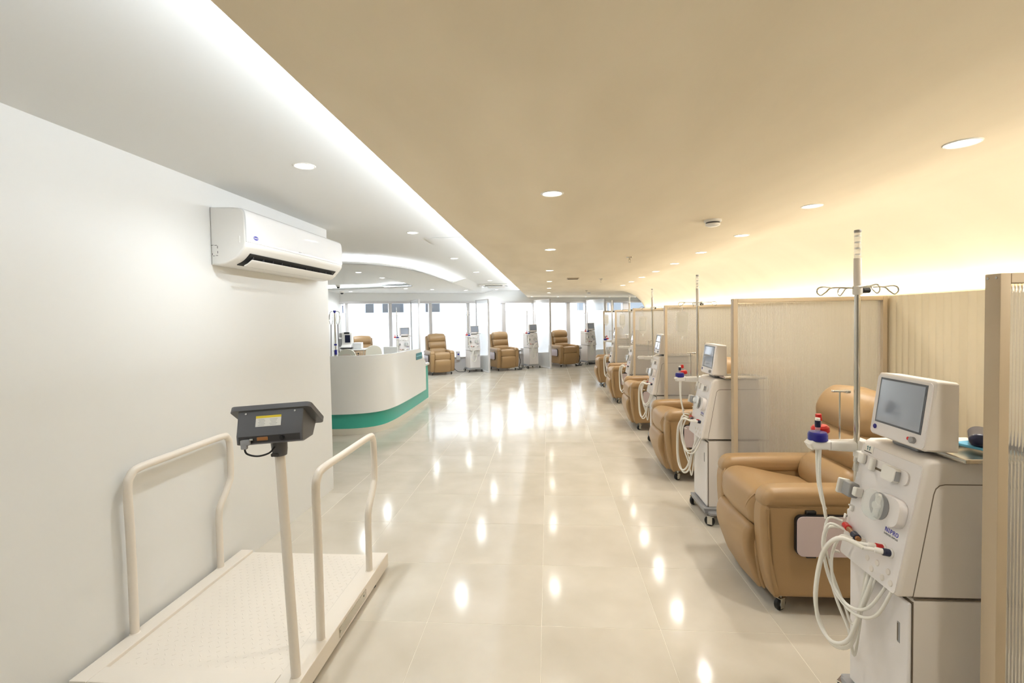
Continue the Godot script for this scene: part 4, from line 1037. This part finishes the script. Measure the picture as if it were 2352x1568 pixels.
		part(s, "towel", S.new().box(Vector3(-0.01, 0.585, 0), Vector3(0.11, 0.03, 0.09), 0.012), mats.white_plastic)

# ---------------------------------------------------------------- reception counter and nurse station
func offset_path(p: PackedVector2Array, d: float) -> PackedVector2Array:
	var o := PackedVector2Array()
	for i in p.size():
		var t := (p[mini(i + 1, p.size() - 1)] - p[maxi(i - 1, 0)]).normalized()
		o.append(p[i] + Vector2(t.y, -t.x) * d)
	return o
func band(path: PackedVector2Array, d0: float, d1: float, y0: float, y1: float) -> S:
	var a := offset_path(path, d0)
	var b := offset_path(path, d1)
	var poly := PackedVector2Array(a)
	for i in range(b.size() - 1, -1, -1): poly.append(b[i])
	return xz(poly, y0, y1, null, 40.0)
func nurse_station() -> void:
	var o := thing("reception_counter", "white and teal reception counter with a curved front", "counter", Vector3.ZERO)
	var path := smooth2(V2([-4.6, -6.33, -3.6, -6.33, -2.95, -6.34, -2.62, -6.41, -2.41, -6.58, -2.32, -6.88, -2.295, -7.4, -2.29, -8.2, -2.295, -8.95]), 6, false)
	part(o, "plinth", band(path, 0.0, 0.40, 0.0, 0.085), mats.plinth_cream)
	part(o, "teal_body", band(path, 0.012, 0.42, 0.085, 0.715), mats.teal_laminate)
	part(o, "worktop", band(path, -0.02, 0.72, 0.715, 0.755), mats.counter_white)
	# tall white front, its free end cut back on a slant
	var wp := smooth2(V2([-4.6, -6.27, -3.6, -6.27, -2.95, -6.28, -2.59, -6.36, -2.36, -6.55, -2.27, -6.88, -2.245, -7.4, -2.24, -8.0, -2.242, -8.55]), 6, false)
	var inner := offset_path(wp, 0.035)
	var s := S.new()
	var n := wp.size()
	var top := func(i): # height of the upper edge along the path
		var z: float = wp[i].y
		return lerpf(1.098, 1.068, clampf((-z - 6.3) / 1.9, 0, 1)) if z > -8.18 else lerpf(1.068, 0.80, clampf((-z - 8.18) / 0.37, 0, 1))
	# add a sample right at the corner
	for i in n - 1:
		var a0 := Vector3(wp[i].x, 0.298, wp[i].y); var a1 := Vector3(wp[i].x, top.call(i), wp[i].y)
		var b0 := Vector3(wp[i + 1].x, 0.298, wp[i + 1].y); var b1 := Vector3(wp[i + 1].x, top.call(i + 1), wp[i + 1].y)
		var c0 := Vector3(inner[i].x, 0.298, inner[i].y); var c1 := Vector3(inner[i].x, top.call(i), inner[i].y)
		var d0 := Vector3(inner[i + 1].x, 0.298, inner[i + 1].y); var d1 := Vector3(inner[i + 1].x, top.call(i + 1), inner[i + 1].y)
		s.quad(a0, a1, b1, b0); s.quad(d0, d1, c1, c0); s.quad(a1, c1, d1, b1); s.quad(c0, a0, b0, d0)
		if i == 0: s.quad(c0, c1, a1, a0)
		if i == n - 2: s.quad(b0, b1, d1, d0)
	s.done(40.0)
	part(o, "front_panel", s, mats.counter_white)
	var sg := thing("counter_sign", "small teal sign plate on the white counter front", "sign", Vector3(-2.238, 0.945, -8.10), PI / 2)
	part(sg, "plate", S.new().box(Vector3(0, 0, 0.002), Vector3(0.36, 0.112, 0.005), 0.001), mats.print_teal)
	part(sg, "light_stripe", S.new().box(Vector3(0, 0.004, 0.0048), Vector3(0.36, 0.02, 0.001)), mat("pale_teal", Color(0.45, 0.68, 0.72), 0.5))
	# two white shell chairs
	for k in 2:
		var c := thing("shell_chair", ["white shell chair with a rounded back, facing away from the counter", "white shell chair turned sideways behind the counter"][k], "chair", [Vector3(-3.42, 0, -8.0), Vector3(-3.22, 0, -8.65)][k], [PI + 0.15, -1.1 - PI * 0.5 + PI][k])
		var bk := PackedVector2Array()
		for i in 17:
			var a := PI * i / 16.0
			bk.append(Vector2(0.145 * cos(a), 0.98 + 0.12 * sin(a)))
		bk.append_array(V2([-0.165, 0.80, -0.18, 0.62, -0.14, 0.47, 0.14, 0.47, 0.18, 0.62, 0.165, 0.80]))
		part(c, "backrest", S.new().ext(bk, -0.022, 0.022, TR(Vector3(0, 0, -0.20), Vector3.RIGHT, -0.0), 50.0), mats.plinth_cream)
		part(c, "back_pad", S.new().ext(rrect(0.22, 0.40, 0.10), 0.0, 0.012, TR(Vector3(0, 0.82, -0.232)), 50.0), mat("chair_rose", Color(0.90, 0.84, 0.79), 0.5))
		part(c, "seat", S.new().box(Vector3(0, 0.455, 0.0), Vector3(0.42, 0.05, 0.42), 0.02), mats.plinth_cream)
		part(c, "gas_column", S.new().cyl(Vector3(0, 0.10, 0), Vector3(0, 0.44, 0), 0.025, 14), mats.steel)
		for q in 5:
			var d := Vector3(0, 0, 1).rotated(Vector3.UP, q * TAU / 5)
			part(c, "leg", S.new().tube(PackedVector3Array([Vector3(0, 0.10, 0), d * 0.27 + Vector3(0, 0.06, 0)]), 0.016, 8), mats.steel)
			part(c, "caster_wheel", S.new().cyl(d * 0.27 + Vector3(0, 0.028, 0) - d.cross(Vector3.UP) * 0.012, d * 0.27 + Vector3(0, 0.028, 0) + d.cross(Vector3.UP) * 0.012, 0.028, 14), mats.black_rubber)
	# computer display on the counter
	var mo := thing("computer_monitor", "white backed computer monitor standing behind the counter front", "monitor", Vector3(-2.80, 0.755, -8.3), -0.35)
	part(mo, "housing", S.new().box(Vector3(0, 0.245, 0), Vector3(0.30, 0.20, 0.03), 0.008), mats.white_plastic)
	part(mo, "screen", S.new().box(Vector3(0, 0.245, -0.016), Vector3(0.28, 0.175, 0.003)), mats.black_plastic)
	part(mo, "side_edge", S.new().box(Vector3(-0.151, 0.245, 0), Vector3(0.004, 0.19, 0.02)), mats.print_dark)
	part(mo, "stand", S.new().box(Vector3(0, 0.09, 0.01), Vector3(0.04, 0.17, 0.02), 0.004).box(Vector3(0, 0.006, 0.0), Vector3(0.16, 0.012, 0.12), 0.004), mats.white_plastic)
	# trolley with scanner, basket and papers
	var t := thing("equipment_trolley", "grey wire trolley behind the counter carrying a scanner", "trolley", Vector3(-4.02, 0, -9.45), 0.2)
	part(t, "top_shelf", S.new().box(Vector3(0, 0.985, 0), Vector3(0.62, 0.025, 0.42), 0.006), mats.white_plastic)
	part(t, "lower_shelf", S.new().box(Vector3(0, 0.35, 0), Vector3(0.58, 0.02, 0.40), 0.006), mats.steel)
	for sx in [-1, 1]:
		for sz in [-1, 1]:
			part(t, "leg", S.new().cyl(Vector3(0.28 * sx, 0.03, 0.18 * sz), Vector3(0.28 * sx, 0.975, 0.18 * sz), 0.011, 10), mats.steel)
			part(t, "wheel", S.new().cyl(Vector3(0.28 * sx - 0.01, 0.03, 0.18 * sz), Vector3(0.28 * sx + 0.01, 0.03, 0.18 * sz), 0.03, 14), mats.black_rubber)
	var grid := S.new()
	for i in 13: grid.cyl(Vector3(-0.05 + 0.03 * i, 0.83, 0.215), Vector3(-0.05 + 0.03 * i, 0.965, 0.215), 0.003, 6)
	for i in 5: grid.cyl(Vector3(-0.06, 0.84 + 0.03 * i, 0.215), Vector3(0.33, 0.84 + 0.03 * i, 0.215), 0.003, 6)
	part(t, "wire_side", grid, mats.steel)
	for i in 4: part(t, "control_knob", S.new().cyl(Vector3(0.13 + 0.055 * (i % 2), 0.875 + 0.04 * (i / 2), 0.216), Vector3(0.13 + 0.055 * (i % 2), 0.875 + 0.04 * (i / 2), 0.23), 0.014, 12), mats.black_plastic)
	var sc := thing("patient_scanner", "white medical scanner with a dark screen on the trolley", "scanner", Vector3(-4.08, 1.008, -9.42), 0.15)
	part(sc, "body", S.new().pillow(smooth2(V2([0.13, 0.0, 0.12, 0.05, 0.05, 0.10, 0.03, 0.30, -0.03, 0.33, -0.08, 0.28, -0.11, 0.1, -0.12, 0.0]), 4), 0.21, 0.02, Transform3D(), 3, 50.0), mats.white_plastic)
	part(sc, "screen", S.new().box(Vector3(0.02, 0.20, 0.052), Vector3(0.10, 0.15, 0.012), 0.003, TR(Vector3.ZERO)), mats.navy_plastic)
	part(sc, "top_handle", S.new().box(Vector3(0.0, 0.315, 0.02), Vector3(0.11, 0.035, 0.05), 0.01), mats.black_plastic)
	part(sc, "side_bracket", S.new().box(Vector3(-0.13, 0.27, 0.0), Vector3(0.05, 0.09, 0.04), 0.008).box(Vector3(-0.14, 0.12, 0.0), Vector3(0.06, 0.16, 0.05), 0.01), mats.machine_grey)
	part(sc, "printer_box", S.new().box(Vector3(0.22, 0.06, 0.02), Vector3(0.17, 0.12, 0.16), 0.012), mats.white_gloss)
	part(sc, "keyboard_ledge", S.new().box(Vector3(0.02, 0.018, 0.14), Vector3(0.24, 0.02, 0.10), 0.006), mats.black_plastic)
	one("paper_stack", S.new().box(Vector3.ZERO, Vector3(0.16, 0.02, 0.2), 0.002), mats.label_white, "small stack of papers at the edge of the wire trolley", "papers", TR(Vector3(-3.60, 1.007, -9.42), Vector3.UP, 0.25))
	# stand with stethoscopes
	var iv := thing("stethoscope_stand", "grey stand with a blue top and hanging stethoscopes behind the counter", "stand", Vector3(-3.93, 0, -8.55))
	part(iv, "pole", S.new().cyl(Vector3(0, 0.06, 0), Vector3(0, 1.74, 0), 0.013, 12), mats.steel)
	part(iv, "blue_top", S.new().lathe(V2([0, 1.72, 0.014, 1.72, 0.03, 1.765, 0, 1.77]), 14), mats.blue_plastic)
	part(iv, "blue_sleeve", S.new().cyl(Vector3(0, 0.95, 0), Vector3(0, 1.04, 0), 0.024, 14, 0.003).cyl(Vector3(0, 1.12, 0), Vector3(0, 1.15, 0), 0.026, 14, 0.003), mats.blue_plastic)
	for q in 5:
		var d := Vector3(0, 0, 1).rotated(Vector3.UP, q * TAU / 5)
		part(iv, "leg", S.new().tube(PackedVector3Array([Vector3(0, 0.08, 0), d * 0.28 + Vector3(0, 0.045, 0)]), 0.013, 8), mats.steel)
		part(iv, "wheel", S.new().cyl(d * 0.28 + Vector3(0, 0.022, 0) - d.cross(Vector3.UP) * 0.01, d * 0.28 + Vector3(0, 0.022, 0) + d.cross(Vector3.UP) * 0.01, 0.022, 12), mats.black_rubber)
	for s2 in [-1, 1]:
		part(iv, "hook_arm", S.new().tube(smooth3(V3([0, 1.73, 0, 0.05 * s2, 1.75, 0, 0.09 * s2, 1.72, 0, 0.10 * s2, 1.60, 0]), 5), 0.006, 8), mats.chrome)
		var se := thing("stethoscope", "stethoscope with dark tubing hung on the grey stand, %s hook" % ("aisle side" if s2 > 0 else "wall side"), "stethoscope", Vector3(-3.93, 0, -8.55))
		part(se, "binaural", S.new().tube(smooth3(V3([0.04 * s2, 1.70, 0.016, 0.03 * s2, 1.58, 0.02, 0.065 * s2, 1.50, 0.02, 0.10 * s2, 1.58, 0.02, 0.095 * s2, 1.70, 0.016]), 5), 0.005, 8), mats.chrome)
		part(se, "tubing", S.new().tube(smooth3(V3([0.065 * s2, 1.50, 0.02, 0.068 * s2, 1.3, 0.022, 0.075 * s2, 1.05, 0.022, 0.08 * s2, 0.9, 0.022]), 5), 0.007, 8), mats.print_dark)
		part(se, "chest_piece", S.new().cyl(Vector3(0.08 * s2, 0.88, 0.014), Vector3(0.08 * s2, 0.88, 0.03), 0.022, 14), mats.chrome)

# ---------------------------------------------------------------- beyond the windows
func outside() -> void:
	var g := S.new().box(Vector3(2, -0.3, -24), Vector3(60, 0.1, 17))
	var go := one("street_ground", g, mat("pavement", Color(0.72, 0.72, 0.71), 0.9), "pale paved ground outside the windows", "ground", TR(Vector3(0, 0, -3.0)))
	var b := thing("neighbour_building", "pale building across the street with dark windows", "building", win(0, -8.0, -0.25), WIN_TURN)
	part(b, "wall", S.new().box(Vector3(-2.0, 3.0, -0.5), Vector3(9.0, 6.0, 1.0)), mat("render_white", Color(0.93, 0.93, 0.93), 0.8))
	for q in [[-4.4, 0.5], [-3.3, 0.5], [-1.68, 0.34], [-0.655, 0.92], [1.165, 0.66]]:
		var w := part(b, "window_frame", S.new().box(Vector3(q[0], 2.15, 0.01), Vector3(q[1] + 0.08, 1.1, 0.06), 0.005), mat("frame_grey", Color(0.5, 0.52, 0.55), 0.5))
		part(w, "pane", S.new().box(Vector3(q[0], 2.15, 0.035), Vector3(q[1], 1.02, 0.02)), mat("dark_pane", Color(0.10, 0.13, 0.17), 0.08))
	one("outdoor_column", S.new().box(Vector3(0, 1.4, 0), Vector3(0.12, 3.2, 0.12), 0.004), mat("slate_blue", Color(0.33, 0.36, 0.45), 0.6), "slate blue column just outside the first window", "column", Transform3D(Basis(Vector3.UP, WIN_TURN), win(-3.40, -0.45, -0.25)))
	one("garden_wall", S.new().box(Vector3(0, 1.4, 0), Vector3(4.0, 3.3, 0.2), 0.01), mat("grey_blue_wall", Color(0.40, 0.42, 0.44), 0.8), "grey blue wall outside the windows beyond the beige ceiling", "wall", Transform3D(Basis(Vector3.UP, WIN_TURN), win(7.7, -2.5, -0.25)))
